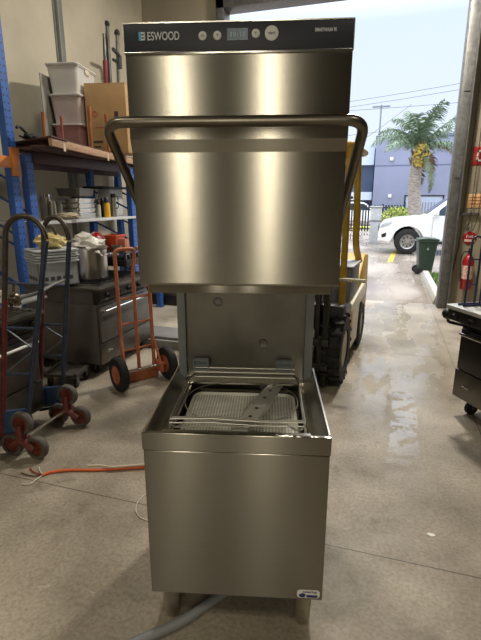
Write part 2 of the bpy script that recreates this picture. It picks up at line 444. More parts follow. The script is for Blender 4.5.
for x in (-.205, .185):
    st = MB()
    st.b(x - .037, x + .037, .573, .606, .862, .868, .001).b(x - .037, x + .037, .573, .606, .908, .914, .001)
    st.b(x - .037, x - .031, .573, .606, .868, .908).b(x + .031, x + .037, .573, .606, .868, .908).b(x - .031, x + .031, .588, .606, .868, .908)
    st.b(x - .031, x + .031, .576, .588, .884, .890)
    st.build('rack_stop', grey_plastic, DW)
# back column and splash panel
m = MB().b(-.315, .315, .63, .645, .80, 2.05).b(-.315, .315, .645, .70, .2, 2.0)
m.build('back_panel', steel_dark, DW)
for s in (-1, 1): MB().b(s * .297 - .019, s * .297 + .019, .605, .63, .81, 1.95, .003).build('guide_strip', mat('guide_grey', (120, 124, 126), .5, var=.1), DW)
MB().lathe([(0, -.004), (.013, -.004), (.014, 0)], (-.128, .63, 1.18), Euler((PI / 2, 0, 0)), 20).build('port', black, DW)
MB().lathe([(.013, 0), (.013, .006), (.02, .005), (.022, 0)], (-.128, .63, 1.18), Euler((PI / 2, 0, 0)), 24).build('port_ring', grey_plastic, DW)
MB().lathe([(0, .003), (.012, .003), (.018, .004), (.02, 0)], (.085, .63, .985), Euler((PI / 2, 0, 0)), 24).build('wash_spigot', steel_dark, DW)
MB().lathe([(0, .012), (.006, .012), (.007, .006), (.017, .005), (.018, 0)], (.09, .56, .79), Euler((PI / 2, 0, 0)), 24).build('drain_knob', steel_dark, DW)
# hood
HW = .325
HX = .0075
_kids0 = set(DW.children)
m = MB()
front = [(.018, 2.121), (.018, 1.815), (.034, 1.780), (.034, 1.375), (.037, 1.368), (.048, 1.368), (.048, 2.121)]
m.prism(front, -HW, HW, 'x', .0015)
m.b(-HW, -HW + .012, .048, .64, 1.368, 2.121, .002).b(HW - .012, HW, .048, .64, 1.368, 2.121, .002)
m.b(-HW + .012, HW - .012, .048, .64, 2.109, 2.121).b(-HW + .012, HW - .012, .71, .722, 1.5, 2.121).b(-HW, HW, .64, .722, 2.109, 2.121)
m.build('hood', steel, DW, sharp=12)
MB().b(-.302, .302, .056, .07, 1.338, 1.46, .003).b(-.302, -.29, .07, .6, 1.338, 1.46).b(.29, .302, .07, .6, 1.338, 1.46).build('hood_lip', steel, DW)
# control panel
cp = MB().b(-.3235, .3235, .010, .019, 2.049, 2.1205, .0015).build('control_panel', panel_black, DW)
MB().b(-HW, HW, .009, .02, 2.1205, 2.124).b(-HW, HW, .009, .018, 2.042, 2.049, .001).b(-HW - .001, -.3235, .009, .019, 2.046, 2.122).b(.3235, HW + .001, .009, .019, 2.046, 2.122).build('panel_frame', steel_bright, DW)
def cpx(px): return (px - 240.5) / 455 * 1.262 + .012
btn_m = mat('button_grey', (196, 198, 196), .4, var=.05); led_m = mat('button_mark', (60, 60, 70), .4)
for px, z, rr in ((201, 2.087, .0115), (216, 2.087, .0115), (255, 2.090, .0115), (271, 2.090, .019)):
    bt = MB().lathe([(0, .0025), (rr * .8, .0025), (rr, .0015), (rr, 0)], (cpx(px), .010, z), Euler((PI / 2, 0, 0)), 28).build('button', btn_m, DW)
    lettering('button_symbol', {201: 'O', 216: 'T', 255: 'T', 271: 'start'}[px], rr * (.7 if rr < .015 else 1.0), rr * .55 if rr < .015 else rr * .36, led_m, bt, (cpx(px), .0072, z))
MB().b(cpx(226), cpx(247), .0085, .010, 2.074, 2.104).build('display', mat('lcd_blue', (78, 104, 124), .25, var=.3, scale=60), DW)
lt = mat('panel_lettering', (200, 202, 208), .5, var=.02)
lettering('digits', '0 0 : 1 5', .042, .012, mat('lcd_digit', (140, 170, 190), .3), DW, (cpx(236.5), .0083, 2.089))
lettering('maker_lettering', 'ESWOOD', .091, .0215, lt, DW, (cpx(160.6), .0098, 2.089))
MB().b(cpx(135), cpx(137.6), .0088, .0102, 2.078, 2.100).build('logo', mat('logo_cyan', (70, 160, 200), .5, var=.03), DW)
MB().b(cpx(137.6), cpx(141.2), .0088, .0102, 2.0785, 2.083).b(cpx(137.6), cpx(141.2), .0088, .0102, 2.0865, 2.091).b(cpx(137.6), cpx(141.2), .0088, .0102, 2.0945, 2.0995).b(cpx(140.4), cpx(141.6), .0088, .0102, 2.0785, 2.0995).build('logo', lt, DW)
lettering('model_lettering', 'SMARTWASH 95', .059, .0095, lt, DW, (cpx(325), .0098, 2.096), bold=.018)
# handle
m = MB()
hp = [p + Vector((-.0075, 0, 0)) for p in fillet([(-.367, .40, 1.515), (-.367, -.055, 1.853), (.367, -.055, 1.853), (.367, .40, 1.515)], .055, 8)]
m.tube(hp, .0155, 14)
for s in (-1, 1): m.cyl((s * .326, .39, 1.522), (s * .367 - .0075, .39, 1.522), .022, seg=18)
m.build('handle', mat('handle_tube_steel', (128, 122, 112), .34, 1, var=.15, scale=12), DW)
for o in set(DW.children) - _kids0: o.location.x += HX
for x in (-.262, .262):
    for y in (.055, .60):
        MB().lathe([(.034, .165), (.034, .085), (.0325, .083), (.031, .03), (.028, .012), (.024, 0.0), (0, 0.0)], (x, y, 0), None, 24).build('leg', mat('leg_steel', (186, 180, 168), .42, 1, var=.12), DW)
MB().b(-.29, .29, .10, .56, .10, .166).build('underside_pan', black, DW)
# dealer sticker with blue wording
sk = MB().prism([(x + .277 - .0, z + .185) for x, z in rrect(-.043, .043, -.018, .018, .012)], -.0012, .0002, 'y').build('sticker', sticker_white, DW)
lettering('sticker_lettering', 'catering', .052, .014, sticker_blue, sk, (.282, -.0015, .194))
MB().prism([(.245, .170), (.262, .169), (.268, .183), (.255, .189), (.24, .181)], -.0016, -.0010, 'y').b(.270, .312, -.0016, -.001, .1695, .181).build('sticker_mark', sticker_blue, sk)

# hoses and cables on the floor
h = [on_z(225, 592, .10) + Vector((0, .12, 0)), on_z(214, 600, .05), on_z(204, 606, .021), on_z(180, 622, .021), on_z(140, 640, .021), on_z(105, 655, .021)]
h[0] = Vector((.02, 1.62, .1))
hs = MB().tube(smooth_path([Vector((.02, 1.75, .021)), Vector((-.03, 1.62, .021))] + h[2:], 8), .019, 14).build('drain_hose', mat('grey_hose', (138, 142, 146), .45, var=.08))
tag(hs, 'grey flexible drain hose coming out under the dishwasher to the lower left', 'hose')
def floor_path(pxs, z): return [on_z(x, y, z) for x, y in pxs]
oc = thing('power_cable', 'orange power cable lying on the floor left of the dishwasher with bare wire ends', 'cable', on_z(100, 470))
def loc_path(root, pts): return [p - root.location for p in pts]
MB().tube(smooth_path(loc_path(oc, floor_path([(165, 466), (146, 467), (120, 468.5), (95, 470), (70, 470), (52, 472), (43, 475)], .009)), 6), .0085, 10).build('sheath', mat('orange_sheath', (222, 104, 50), .5, var=.08), oc)
for pts, c in (([(43, 475), (36, 476), (28, 475), (21, 473)], 'brown'), ([(43, 475), (37, 479), (30, 484), (22, 484)], 'white'), ([(43, 475), (34, 472), (30, 468)], 'red'), ([(43, 475), (40, 471), (39, 467)], 'white')):
    col = {'brown': (84, 54, 40), 'white': (210, 206, 196), 'red': (150, 60, 48)}[c]
    MB().tube(smooth_path(loc_path(oc, floor_path(pts, .006)), 6), .0035, 8).build('core_wire', mat('wire_' + c, col, .5), oc)
gc = MB().tube(smooth_path(floor_path([(165, 463), (146, 464.5), (132, 465.5), (112, 467), (100, 465.5), (88, 466)], .027), 6), .0075, 10).build('data_cable', mat('pale_sheath', (196, 184, 164), .5, var=.1))
tag(gc, 'short cream cable lying across the orange cable beside the dishwasher', 'cable')
wc = MB().tube(smooth_path(floor_path([(160, 488), (146, 494), (138, 502), (136, 510), (140, 517), (150, 521), (160, 522)], .004), 8), .0028, 8).build('thin_wire', mat('wire_white', (210, 206, 196), .5))
tag(wc, 'thin white wire curling out from the left side of the dishwasher', 'wire')
p = on_z(431, 535)
ps = MB().prism([(-.02, -.008), (.004, -.013), (.021, .0), (.012, .012), (-.013, .009)], .0005, .003, 'z').build('paper_scrap', sticker_white, loc=p, rz=-.5)
tag(ps, 'small white paper scrap on the concrete floor right of the dishwasher', 'scrap')

# ================================================================== RIGHT SIDE
def make_range(label, loc, rz, Ln, D, Hh, body_m, top_m, over=.06, knobs=5, z0=.15, group=None, door=True, handle_m=None, cat='oven', kick=.2, name='oven_range', back=True):
    t = thing(name, label, cat, loc, rz, group)
    MB().b(0, Ln, .012, D, z0, Hh - .16, .004).b(.01, Ln - .01, .04, D, Hh - .16, Hh - .02).build('body', body_m, t)
    MB().b(-.015, Ln + .015, -over, D, Hh - .03, Hh, .006).build('worktop', top_m, t)
    cpn = MB().prism([(-over + .01, Hh - .03), (-over + .015, Hh - .11), (.0, Hh - .15), (.04, Hh - .15), (.04, Hh - .03)], .0, Ln, 'x', .003).build('control_panel', steel_old, t)
    for k in range(knobs):
        x = Ln * (k + .5) / knobs
        kb = MB().lathe([(0, .03), (.016, .03), (.02, .012), (.027, .01), (.027, 0)], (x, -over + .012, Hh - .072), Euler((PI / 2 + .1, 0, 0)), 18).b(x - .004, x + .004, -over - .024, -over - .016, Hh - .088, Hh - .052, .001)
        kb.build('knob', black, t)
    dz0, dz1 = z0 + kick, Hh - .19
    d = MB().b(.02, Ln - .02, -.012, .012, dz0 + .012, dz1, .005).build('oven_door', body_m, t)
    MB().tube(fillet([(.05, -.012, dz1 - .035), (.05, -.055, dz1 - .03), (Ln - .05, -.055, dz1 - .03), (Ln - .05, -.012, dz1 - .035)], .02), .011, 10).build('handle', handle_m or steel_bright, d)
    k = MB().b(.0, Ln, -.006, .012, z0, dz0, .003).build('lower_panel', steel_dark, t)
    MB().tube(fillet([(.10, -.006, z0 + .10), (.10, -.022, z0 + .115), (.17, -.022, z0 + .115), (.17, -.006, z0 + .10)], .012), .005, 8).build('latch', steel_bright, k)
    if back: MB().b(0, Ln, D - .03, D, Hh, Hh + .09, .003).build('backsplash', body_m, t)
    for x in (.08, Ln - .08):
        for y in (.1, D - .1):
            c = MB().b(x - .035, x + .035, y - .035, y + .035, z0 - .012, z0).tube([(x - .022, y, z0 - .012), (x - .022, y + .02, .05)], .006, 6).tube([(x + .022, y, z0 - .012), (x + .022, y + .02, .05)], .006, 6).build('caster', steel_dark, t)
            MB().cyl((x - .016, y + .02, .052), (x + .016, y + .02, .052), .052, seg=20).build('wheel', rubber, c)
    return t
far = on_z(452, 394, .15)
OV = make_range('black and steel oven range on casters at the right edge beside the doorway', (far.x + .005, far.y, 0), R(-75), .85, .78, .89, mat('black_oven_enamel', (44, 43, 43), .38, .5, var=.25, scale=6), mat('worktop_steel', (206, 206, 202), .35, .4, var=.1, scale=9), over=.15, kick=.22)
_v = MB().lathe([(0, 0), (.035, .0), (.042, .02), (.042, .05), (.03, .07), (0, .07)], (-.015, -.09, .80), Euler((0, -PI / 2, 0)), 20).tube(fillet([(-.05, -.09, .80), (-.05, -.09, .74), (-.05, .05, .70), (.02, .2, .70)], .03), .012, 8).build('gas_regulator', black, OV)
# small tubular frame standing on the oven
fp_ = on_z(469, 306.5, .89)
ht = thing('tubular_frame', 'small navy tubular loop frame standing upright on the right hand oven', 'frame', Vector((fp_.x, fp_.y, .891)), R(12))
for x in (0, .125):
    m = MB().tube(fillet([(x - .04, 0, .008), (x - .04, 0, .5), (x + .04, 0, .5), (x + .04, 0, .008)], .038, 8), .0075, 12).build('loop', navy_paint, ht)
    for z in (.16, .34): MB().cyl((x - .04, 0, z), (x + .04, 0, z), .005, seg=10).build('crossbar', navy_paint, ht)
MB().cyl((.035, 0, .43), (.09, 0, .43), .005, seg=10).build('crossbar', navy_paint, ht); MB().tube([(-.05, .05, .008), (.2, .05, .008)], .008, 10).build('base_bar', navy_paint, ht); MB().tube([(-.05, 0, .008), (.2, 0, .008)], .008, 10).build('base_bar', navy_paint, ht)
# wall things by the door
def wall_f(px, py): return on_t(px, py, WF)
fe_p = wall_f(466.5, 268); zb = .33
fe = thing('fire_extinguisher', 'red fire extinguisher with a white label hanging on the wall right of the doorway', 'fire extinguisher', bw(wb(fe_p).x, WF - .105, zb), -PSI)
MB().lathe([(0, 0), (.07, 0), (.078, .012), (.078, .42), (.07, .47), (.04, .505), (.025, .515), (.025, .53), (0, .53)], seg=28).build('cylinder', red_paint, fe)
MB().lathe([(.0795, .16), (.0795, .36)], seg=28).build('label_band', mat('extinguisher_label', (216, 204, 196), .5, rgb2=(188, 120, 110), scale=30), fe)
MB().cyl((0, 0, .53), (0, 0, .58), .016).b(-.015, .015, -.09, .03, .575, .587, .002).b(-.012, .012, -.085, .02, .60, .61, .002).b(-.012, .012, .0, .02, .575, .61).build('valve', black, fe)
MB().tube(smooth_path([(0.02, 0, .55), (-.08, -.02, .56), (-.11, -.02, .45), (-.1, -.03, .3), (-.09, -.03, .12)], 6), .009, 8).build('hose', rubber, fe)
MB().b(-.03, .03, .076, .104, .1, .5, .002).build('wall_bracket', steel_dark, fe)
def wall_sign(name, label, px, py, w, h, m, cat='sign'):
    p = wall_f(px, py); b = wb(p)
    o = thing(name, label, cat, bw(b.x, WF, b.z), -PSI)
    return o
sg = wall_sign('fire_sign', 'red and white square safety sign high on the wall right of the doorway', 481, 156, .25, .25, red_paint)
pl = MB().b(-.115, .115, -.006, 0, -.125, .125, .002).build('sign_plate', red_paint, sg)
MB().b(-.055, -.03, -.0075, -.006, -.075, .08).b(-.055, .03, -.0075, -.006, -.075, -.05).b(-.055, .005, -.0075, -.006, .055, .08).prism([(.03, -.07), (.07, -.07), (.07, .03), (.05, .055), (.03, .03)], -.0075, -.006, 'y').build('pictogram', sticker_white, sg)
so = wall_sign('notice', 'pale orange notice with faint wording on the wall under the red sign', 480, 201, .36, .2, None)
MB().b(-.17, .17, -.005, 0, -.1, .1, .002).build('sign_plate', mat('orange_notice', (214, 172, 124), .55, var=.15, scale=12), so)
om = mat('notice_ink', (170, 110, 70), .6)
for k, (w, z) in enumerate(((.22, .05), (.26, .005), (.2, -.04))): MB().b(-.14, -.14 + w, -.0058, -.005, z - .009, z + .009).build('wording', om, so)
sr = wall_sign('round_sign', 'round red fire point sign with a pale band above the extinguisher', 469.5, 238, .2, .2, None)
MB().lathe([(0, .012), (.085, .012), (.095, .006), (.095, 0)], rot=Euler((PI / 2, 0, 0)), seg=36).build('disc', red_paint, sr)
MB().b(-.07, .07, -.0135, -.012, -.055, -.02).build('band', mat('pale_band', (224, 190, 184), .5), sr)
lettering('wording', 'FIRE', .09, .034, sticker_white, sr, (0, -.0125, .02))
# hoist chains
def chain(pxs, label, link=.03, off=.05):
    base = [bw(a, t, z) for a, t, z in pxs]
    pts = smooth_path(base, 14)
    L = [0]
    for p, q in zip(pts, pts[1:]): L.append(L[-1] + (q - p).length)
    m = MB(); d = 0; i = 0; k = 0
    while d < L[-1] - link:
        while L[i + 1] < d: i += 1
        f = (d - L[i]) / max(1e-6, L[i + 1] - L[i]); p = pts[i].lerp(pts[i + 1], f)
        t = (pts[i + 1] - pts[i]).normalized()
        sd = t.cross(Vector((.3, 1, .1))).normalized()
        if k % 2: sd = t.cross(sd)
        lp = [p + t * (link * .62 * math.cos(a)) + sd * (.0085 * math.sin(a)) for a in (2 * PI * j / 8 for j in range(8))]
        m.tube(lp, .0032, 4, closed=True)
        d += link * .9; k += 1
    o = m.build('hoist_chain', mat('chain_steel', (84, 80, 72), .5, .6, var=.3)); return tag(o, label, 'chain')
def aw(px, py): b = wb(on_t(px, py, WF - .05)); return b
a1 = aw(453, 225).x; a2 = aw(458, 225).x
zt = 4.55
chain([(a1, WF - .05, zt), (a1, WF - .05, 3.2), (a1, WF - .05, 1.45), (a1 - .02, WF - .05, .9), (a1 + .03, WF - .05, .45), (a1 + .1, WF - .05, .85), (a1 + .12, WF - .05, 1.44), (a1 + .14, WF - .05, zt)], 'looped hoist chain hanging beside the galvanised door jamb, nearest the opening')
chain([(a1 + .22, WF - .05, zt), (a1 + .22, WF - .05, 1.46), (a1 + .20, WF - .05, 1.3), (a1 + .25, WF - .05, 1.18), (a1 + .30, WF - .05, 1.3), (a1 + .33, WF - .05, 1.8), (a1 + .34, WF - .05, zt)], 'looped hoist chain nearer the red sign on the right wall')
cb = MB().b(a1 - .1, a1 + .34, WF - .035, WF, 1.42, 1.46, .003).b(a1 - .02, a1 + .02, WF - .08, WF - .035, 1.42, 1.46).b(a1 + .1, a1 + .14, WF - .08, WF - .035, 1.42, 1.46).build('chain_keeper', galv, rz=-PSI)
tag(cb, 'small steel bracket on the wall that the hoist chains are hooked to', 'bracket')

# ================================================================== FORKLIFT (building frame)
FK = thing('forklift', 'yellow and cream forklift parked behind the dishwasher facing the camera', 'forklift', bw(-.83, 4.12, 0), -PSI - R(4.6))
def tyre(parent, x, y, r, w, name='tyre', lugs=0, hub_m=None, m=rubber):
    o = MB()
    o.lathe([(r * .58, -w / 2), (r * .9, -w / 2), (r, -w / 2 + .03), (r, w / 2 - .03), (r * .9, w / 2), (r * .58, w / 2), (r * .58, -w / 2)], (x, y, r), Euler((0, PI / 2, 0)), 36)
    if lugs:
        for k in range(lugs):
            a = 2 * PI * k / lugs
            for s in (-1, 1):
                aa = a + (PI / lugs if s > 0 else 0)
                c = Vector((x + s * w * .27, y + math.sin(aa) * (r + .004), r + math.cos(aa) * (r + .004)))
                o.box(c, (w * .5, .035, .03), .004, Euler((-aa, 0, s * .35)))
    t = o.build(name, m, parent)
    MB().lathe([(0, -w * .3), (r * .2, -w * .3), (r * .25, -w * .2), (r * .58, -w * .42), (r * .58, w * .42), (r * .25, w * .2), (r * .2, w * .3), (0, w * .3)], (x, y, r), Euler((0, PI / 2, 0)), 28).build('rim', hub_m or cream_paint, t)
    return t
tyre(FK, .455, 0, .315, .2, lugs=18); tyre(FK, -.455, 0, .315, .2, lugs=18)
tyre(FK, .46, 1.25, .25, .16, lugs=0); tyre(FK, -.46, 1.25, .25, .16)
m = MB()
m.prism([(.36, .16), (.92, .16), (.92, .30), (1.0, .55), (1.5, .55), (1.5, .72), (.36, .62)], -.53, .53, 'x', .012)
m.b(-.34, .34, -.15, .36, .2, .5, .01)
m.build('chassis', cream_paint, FK)
MB().b(.531, .535, .42, .5, .4, .58).build('side_label', yellow_paint, FK)
MB().prism([(1.0, .55), (1.05, .32), (1.55, .25), (1.85, .3), (1.9, .55), (1.8, 1.0), (1.5, 1.02), (1.0, .72)], -.5, .5, 'x', .03).build('counterweight', yellow_paint, FK)
MB().prism([(-.08, .5), (.42, .5), (.42, .66), (.02, .72), (-.08, .72)], -.53, .53, 'x', .015).build('front_cowl', black, FK)
MB().b(-.52, .52, -.1, .0, .722, .735, .003).build('cowl_edge', steel_dark, FK)
MB().prism([(.40, .62), (1.02, .66), (1.05, .99), (.52, .99)], -.42, .50, 'x', .015).build('battery_cover', mat('grey_cover', (92, 90, 96), .45, var=.2), FK)
MB().b(-.43, .51, .5, 1.06, .99, 1.003, .004).build('cover_lid', mat('pale_grey_lid', (176, 180, 186), .35, var=.1), FK)
st = MB().b(-.26, .26, .62, 1.08, 1.003, 1.1, .03).build('seat', black, FK); MB().box((0, 1.1, 1.34), (.5, .1, .5), .03, Euler((-.15, 0, 0))).build('seat_back', black, st)
for s in (-1, 1):
    fp = MB().tube([(s * .49, .06, .70), (s * .475, .12, 2.08)], .03, 12)
    for k in range(4): fp.cyl((s * .478, .072, 1.70 + k * .07), (s * .478, .085, 1.70 + k * .07), .012, seg=10)
    fp.build('guard_pillar', yellow_paint, FK)
    MB().tube(fillet([(s * .475, 1.15, .98), (s * .45, 1.0, 1.15), (s * .43, .92, 2.07)], .1), .036, 12).build('guard_pillar', yellow_paint, FK)
gm = MB().tube(rrect_pts if False else [(x, y, 2.09) for x, y in rrect(-.5, .5, .1, .96, .06)], .03, 10, closed=True)
for k in range(6): gm.b(-.47 + k * .17, -.43 + k * .17, .12, .94, 2.07, 2.10)
gm.build('overhead_guard', yellow_paint, FK)
MB().tube([(0, .3, .95), (0, .42, 1.05)], .02, 8).tube([(.17 * math.cos(2 * PI * k / 24), .42 + .1 * math.sin(2 * PI * k / 24), 1.06 + .13 * math.sin(2 * PI * k / 24)) for k in range(24)], .013, 8, closed=True).tube([(-.17, .42, 1.06), (.17, .42, 1.06)], .01, 6).tube([(0, .05, .70), (0, .3, .95)], .04, 10).build('steering_wheel', black, FK)
MB().lathe([(0, .06), (.05, .055), (.068, .02), (.068, 0), (0, 0)], (.405, .28, 1.66), Euler((PI / 2, 0, 0)), 24).tube([(.405, .28, 1.66), (.485, .345, 1.66)], .012, 8).build('work_lamp', black, FK)
MB().lathe([(0, .05), (.04, .045), (.05, .01), (.03, -.03), (0, -.04)], (.40, .30, 1.38), Euler((PI / 2, 0, 0)), 20).tube([(.40, .30, 1.38), (.495, .40, 1.36)], .01, 8).build('headlamp', mat('lamp_lens', (216, 212, 190), .2), FK)
for s in (-1, 1):
    MB().b(s * .41 - .02, s * .41 + .02, -.27, -.15, .02, 1.98, .004).build('mast_rail', steel_old, FK)
    MB().b(s * .34 - .02, s * .34 + .02, -.265, -.165, .10, 1.9, .004).build('inner_rail', steel_old, FK)
    mc = MB()
    for k in range(46): mc.box((s * .2, -.2, .35 + k * .034), (.022, .012, .026), .003)
    mc.build('lift_chain', steel_dark, FK)
for _z in (1.97, 1.24, .12): MB().b(-.43, .43, -.17, -.15, _z - .04, _z + .04, .004).build('mast_crossbar', yellow_paint if _z > 1 else steel_old, FK)
MB().cyl((0, -.2, .15), (0, -.2, 1.0), .045).cyl((0, -.2, 1.0), (0, -.2, 1.9), .03).build('lift_ram', steel_old, FK)
MB().b(-.46, .46, -.33, -.285, .42, .48, .004).b(-.46, .46, -.33, -.285, .20, .26, .004).b(-.40, -.36, -.33, -.285, .2, .48).b(.36, .40, -.33, -.285, .2, .48).b(-.39, -.37, -.285, -.265, .2, .48).b(.37, .39, -.285, -.265, .2, .48).build('carriage', steel_old, FK)
bk = MB()
for k in range(5): bk.b(-.45 + k * .22, -.43 + k * .22, -.325, -.305, .48, 1.15)
bk.b(-.46, .46, -.33, -.30, 1.13, 1.17, .003).build('load_backrest', steel_old, FK)
for x in (-.28, .28): MB().prism([(-.33, .5), (-.37, .5), (-.37, .09), (-.40, .075), (-1.15, .05), (-1.15, .035), (-.35, .035), (-.33, .06)], x - .05, x + .05, 'x', .003).build('fork', steel_old, FK)
q = wb(on_y(366, 281, 4.42)); q0 = wb(FK.location)
zz = q.z; ss = MB()
ss.b(.20, .20 + .42, .02, .055, .735, .75)
ss_o = MB().box((.50, -.05, .962), (.40, .03, .03), .004).box((.32, -.05, .85), (.03, .03, .24), .004).build('side_bar', holes_mat('slotted_bar', (206, 198, 174), (140, 130, 104), .03, .03, .012, (0, 2), .5), FK)
ss.bm.free()

# ================================================================== LEFT SIDE: racks
post_m = holes_mat('blue_rack_post', (52, 98, 180), (14, 26, 56), .045, .06, .018, (0, 2), .45)
post_m2 = post_m
def rack_post(parent, x, y, h, base=True):
    o = MB().b(-.045, .045, -.004, .0, 0, h).b(-.045, -.041, 0, .07, 0, h).b(.041, .045, 0, .07, 0, h).b(-.045, -.03, .066, .07, 0, h).b(.03, .045, .066, .07, 0, h)
    if base: o.b(-.06, .06, -.02, .09, 0, .008)
    p = o.build('upright', post_m, parent, loc=(x, y, 0)); return p
# local frame of a rack: x along the wall away from the camera, y towards the wall; rz turns it so
RK = -PSI + PI / 2
RF = -3.3
t2 = wb(on_a(38, 240, RF)).y; t3 = wb(on_a(133, 200, RF)).y
rack = thing('storage_rack', 'blue post storage rack with maroon beams and a white shelf against the left wall', 'rack', bw(RF, t2, 0), RK)
LB = t3 - t2
for x in (0, LB, LB + .7):
    rack_post(rack, x, 0, 2.06); rack_post(rack, x, .62, 2.06)
    br = MB()
    for k in range(4): br.tube([(x, .05, .25 + .42 * k), (x, .62, .5 + .42 * k)], .012, 6)
    br.build('brace', mat('blue_brace', (40, 74, 140), .5), rack)
for y in (.0, .64):
    MB().b(.046, LB - .046, y - .02, y + .03, 1.98, 2.085, .004).build('beam', maroon, rack); MB().b(LB + .046, LB + .654, y - .02, y + .03, 1.98, 2.085, .004).build('beam', maroon, rack)
zs = on_a(90, 219, RF + .03).z
MB().b(-.02, LB + .1, -.03, .66, zs - .03, zs, .003).build('shelf', mat('white_shelf', (200, 202, 204), .45, var=.08), rack)
# near rack (mostly out of frame)
t1 = wb(on_a(21, 190, RF)).y
rk1 = thing('pallet_rack', 'tall blue pallet rack with an orange beam at the left edge of the photo', 'rack', bw(RF, t1 - .05, 0), RK)
rack_post(rk1, 0, 0, 4.4); rack_post(rk1, 0, .62, 4.4); rack_post(rk1, -2.4, 0, 4.4); rack_post(rk1, -2.4, .62, 4.4)
zo = on_a(8, 162, RF).z
obm = mat('orange_beam', (206, 128, 58), .5, var=.2)
for y in (-.005, .63):
    MB().b(-2.35, -.05, y - .02, y + .03, zo - .05, zo + .05, .004).build('beam', obm, rk1)
    MB().b(-.052, .045, y - .03, y - .004 if y < 0 else y, zo - .12, zo + .13, .003).build('beam_connector', obm, rk1)
br = MB()
for k in range(8): br.tube([(0, .05, .3 + .5 * k), (0, .62, .6 + .5 * k)], .012, 6)
br.build('brace', MATS['blue_brace'], rk1)

# timber platform laid skewed on top of the rack; local x runs along its front edge, y towards the wall
pA = Vector((-2.80, 3.475)); pB = Vector((-3.2, 5.44)); ZP = 2.17
dAB = (pB - pA).normalized(); LP_ = (pB - pA).length + 1.1
PRZ = -PSI + math.atan2(dAB.y, dAB.x)
plat = thing('timber_platform', 'rough timber platform of boards laid across the top of the blue rack', 'platform', bw(pA.x, pA.y, ZP), PRZ)
def pl2w(x, y, z=0.0):                         # platform coordinates to world
    v = Vector((math.cos(PRZ) * x - math.sin(PRZ) * y, math.sin(PRZ) * x + math.cos(PRZ) * y, 0))
    return plat.location + v + Vector((0, 0, z))
def on_plat(px, py, y):                        # the point seen at a pixel, on a plane parallel to the platform front
    nx, ny = -math.sin(PRZ), math.cos(PRZ); r = ray(px, py)
    t = (y + plat.location.x * nx + plat.location.y * ny) / (r.x * nx + r.y * ny)
    p = r * t + Vector((0, 0, EYE)); d = p - plat.location
    return Vector((d.x * math.cos(PRZ) + d.y * math.sin(PRZ), y, d.z))
MB().prism([(-.01, -.015), (.3, -.015), (.62, .5), (.76, .72), (.47, .72)], -.012, 0, 'z', .002).build('top_sheet', mat('dark_red_board', (88, 50, 44), .65, var=.35, scale=6), plat)
MB().prism([(.302, .01), (LP_, .01), (LP_, .72), (.762, .72)], -.012, -.001, 'z', .002).build('top_sheet', wood_dark, plat)
MB().b(.02, LP_, -.002, .03, -.08, -.013, .003).build('edge_board', wood, plat)
for k in range(3): MB().b(.12 + k * .13, LP_ - .02 * k, .12 + k * .2, .26 + k * .2, -.079, -.058).build('under_board', wood_dark, plat)
for x in (.52, 1.1, 1.7, 2.4): MB().b(x, x + .07, .03, .73, -.058, -.013).build('bearer', wood_dark, plat)
tagm = mat('paper_tag', (196, 184, 164), .7, var=.1)
for px in (64.5, 107.5):
    q = on_plat(px, 146, -.004); MB().b(q.x - .022, q.x + .022, -.005, -.0025, -.105, -.03).build('paper_tag', tagm, plat)

# clear tubs stacked three high
tub_clear = mat('milky_plastic', (236, 234, 230), .35, var=.06, scale=4, trans=.35)
tub_mid = mat('milky_plastic_full', (214, 204, 198), .35, var=.1, rgb2=(196, 178, 176), scale=2.2, trans=.2)
tub_red = mat('milky_plastic_red', (176, 132, 126), .35, rgb2=(160, 116, 112), scale=3, trans=.15)
def tub(label, x, y, z, m, w, d, h, lid_m, rot=0.0):
    t = thing('storage_tub', label, 'tub', pl2w(x, y, z), PRZ + rot, 'clear tubs stacked on the timber platform')
    k = .88
    def ring(sx, sy, zz, r=.035): return [(px, py, zz) for px, py in rrect(-sx / 2, sx / 2, -sy / 2, sy / 2, r, 4)]
    o = MB(); lv = [ring(w * k, d * k, 0), ring(w, d, h - .03), ring(w + .02, d + .02, h - .028), ring(w + .02, d + .02, h - .016), ring(w - .01, d - .01, h - .016), ring(w * k - .012, d * k - .012, .008)]
    n = len(lv[0]); V = [v for l in lv for v in l]
    fs = [tuple(range(n))[::-1]] + [(i * n + j, i * n + (j + 1) % n, (i + 1) * n + (j + 1) % n, (i + 1) * n + j) for i in range(len(lv) - 1) for j in range(n)] + [tuple((len(lv) - 1) * n + j for j in range(n))]
    o._add(V, fs); o.build('body', m, t)
    l = MB().prism(rrect(-w / 2 - .018, w / 2 + .018, -d / 2 - .018, d / 2 + .018, .04, 4), h - .016, h, 'z', .004).prism(rrect(-w / 2 + .03, w / 2 - .03, -d / 2 + .03, d / 2 - .03, .04, 4), h, h + .004, 'z').build('lid', lid_m, t)
    for s in (-1, 1):
        MB().prism([(-.05, h - .075), (.05, h - .075), (.055, h - .02), (-.055, h - .02)], s * (d / 2 - .002), s * (d / 2 + .012), 'y', .002).build('clip', mat('tub_clip', (214, 206, 190), .4), t)
    return t
TUBF = .33
q0 = on_plat(80, 110, TUBF); q1 = on_plat(97, 110, TUBF)
tw = q1.x - q0.x; tx = (q0.x + q1.x) / 2
def px_of(p):
    d = p.y * math.cos(PITCH) - (p.z - EYE) * math.sin(PITCH); return 240.5 + F * p.x / d
td = .1
while px_of(pl2w(q0.x, TUBF + td, q0.z)) > 51: td += .005
TUBY = TUBF + td / 2
h3 = on_plat(80, 66, TUBF).z / 3
lidm = mat('tub_lid', (228, 226, 222), .4, var=.05, trans=.2)
tub('lowest clear tub of the stack on the timber platform with reddish contents', tx, TUBY, .002, tub_red, tw * .96, td * .96, h3, lidm)
tub('middle clear tub of the stack on the timber platform', tx, TUBY, .004 + h3 + .002, tub_mid, tw, td, h3, lidm)
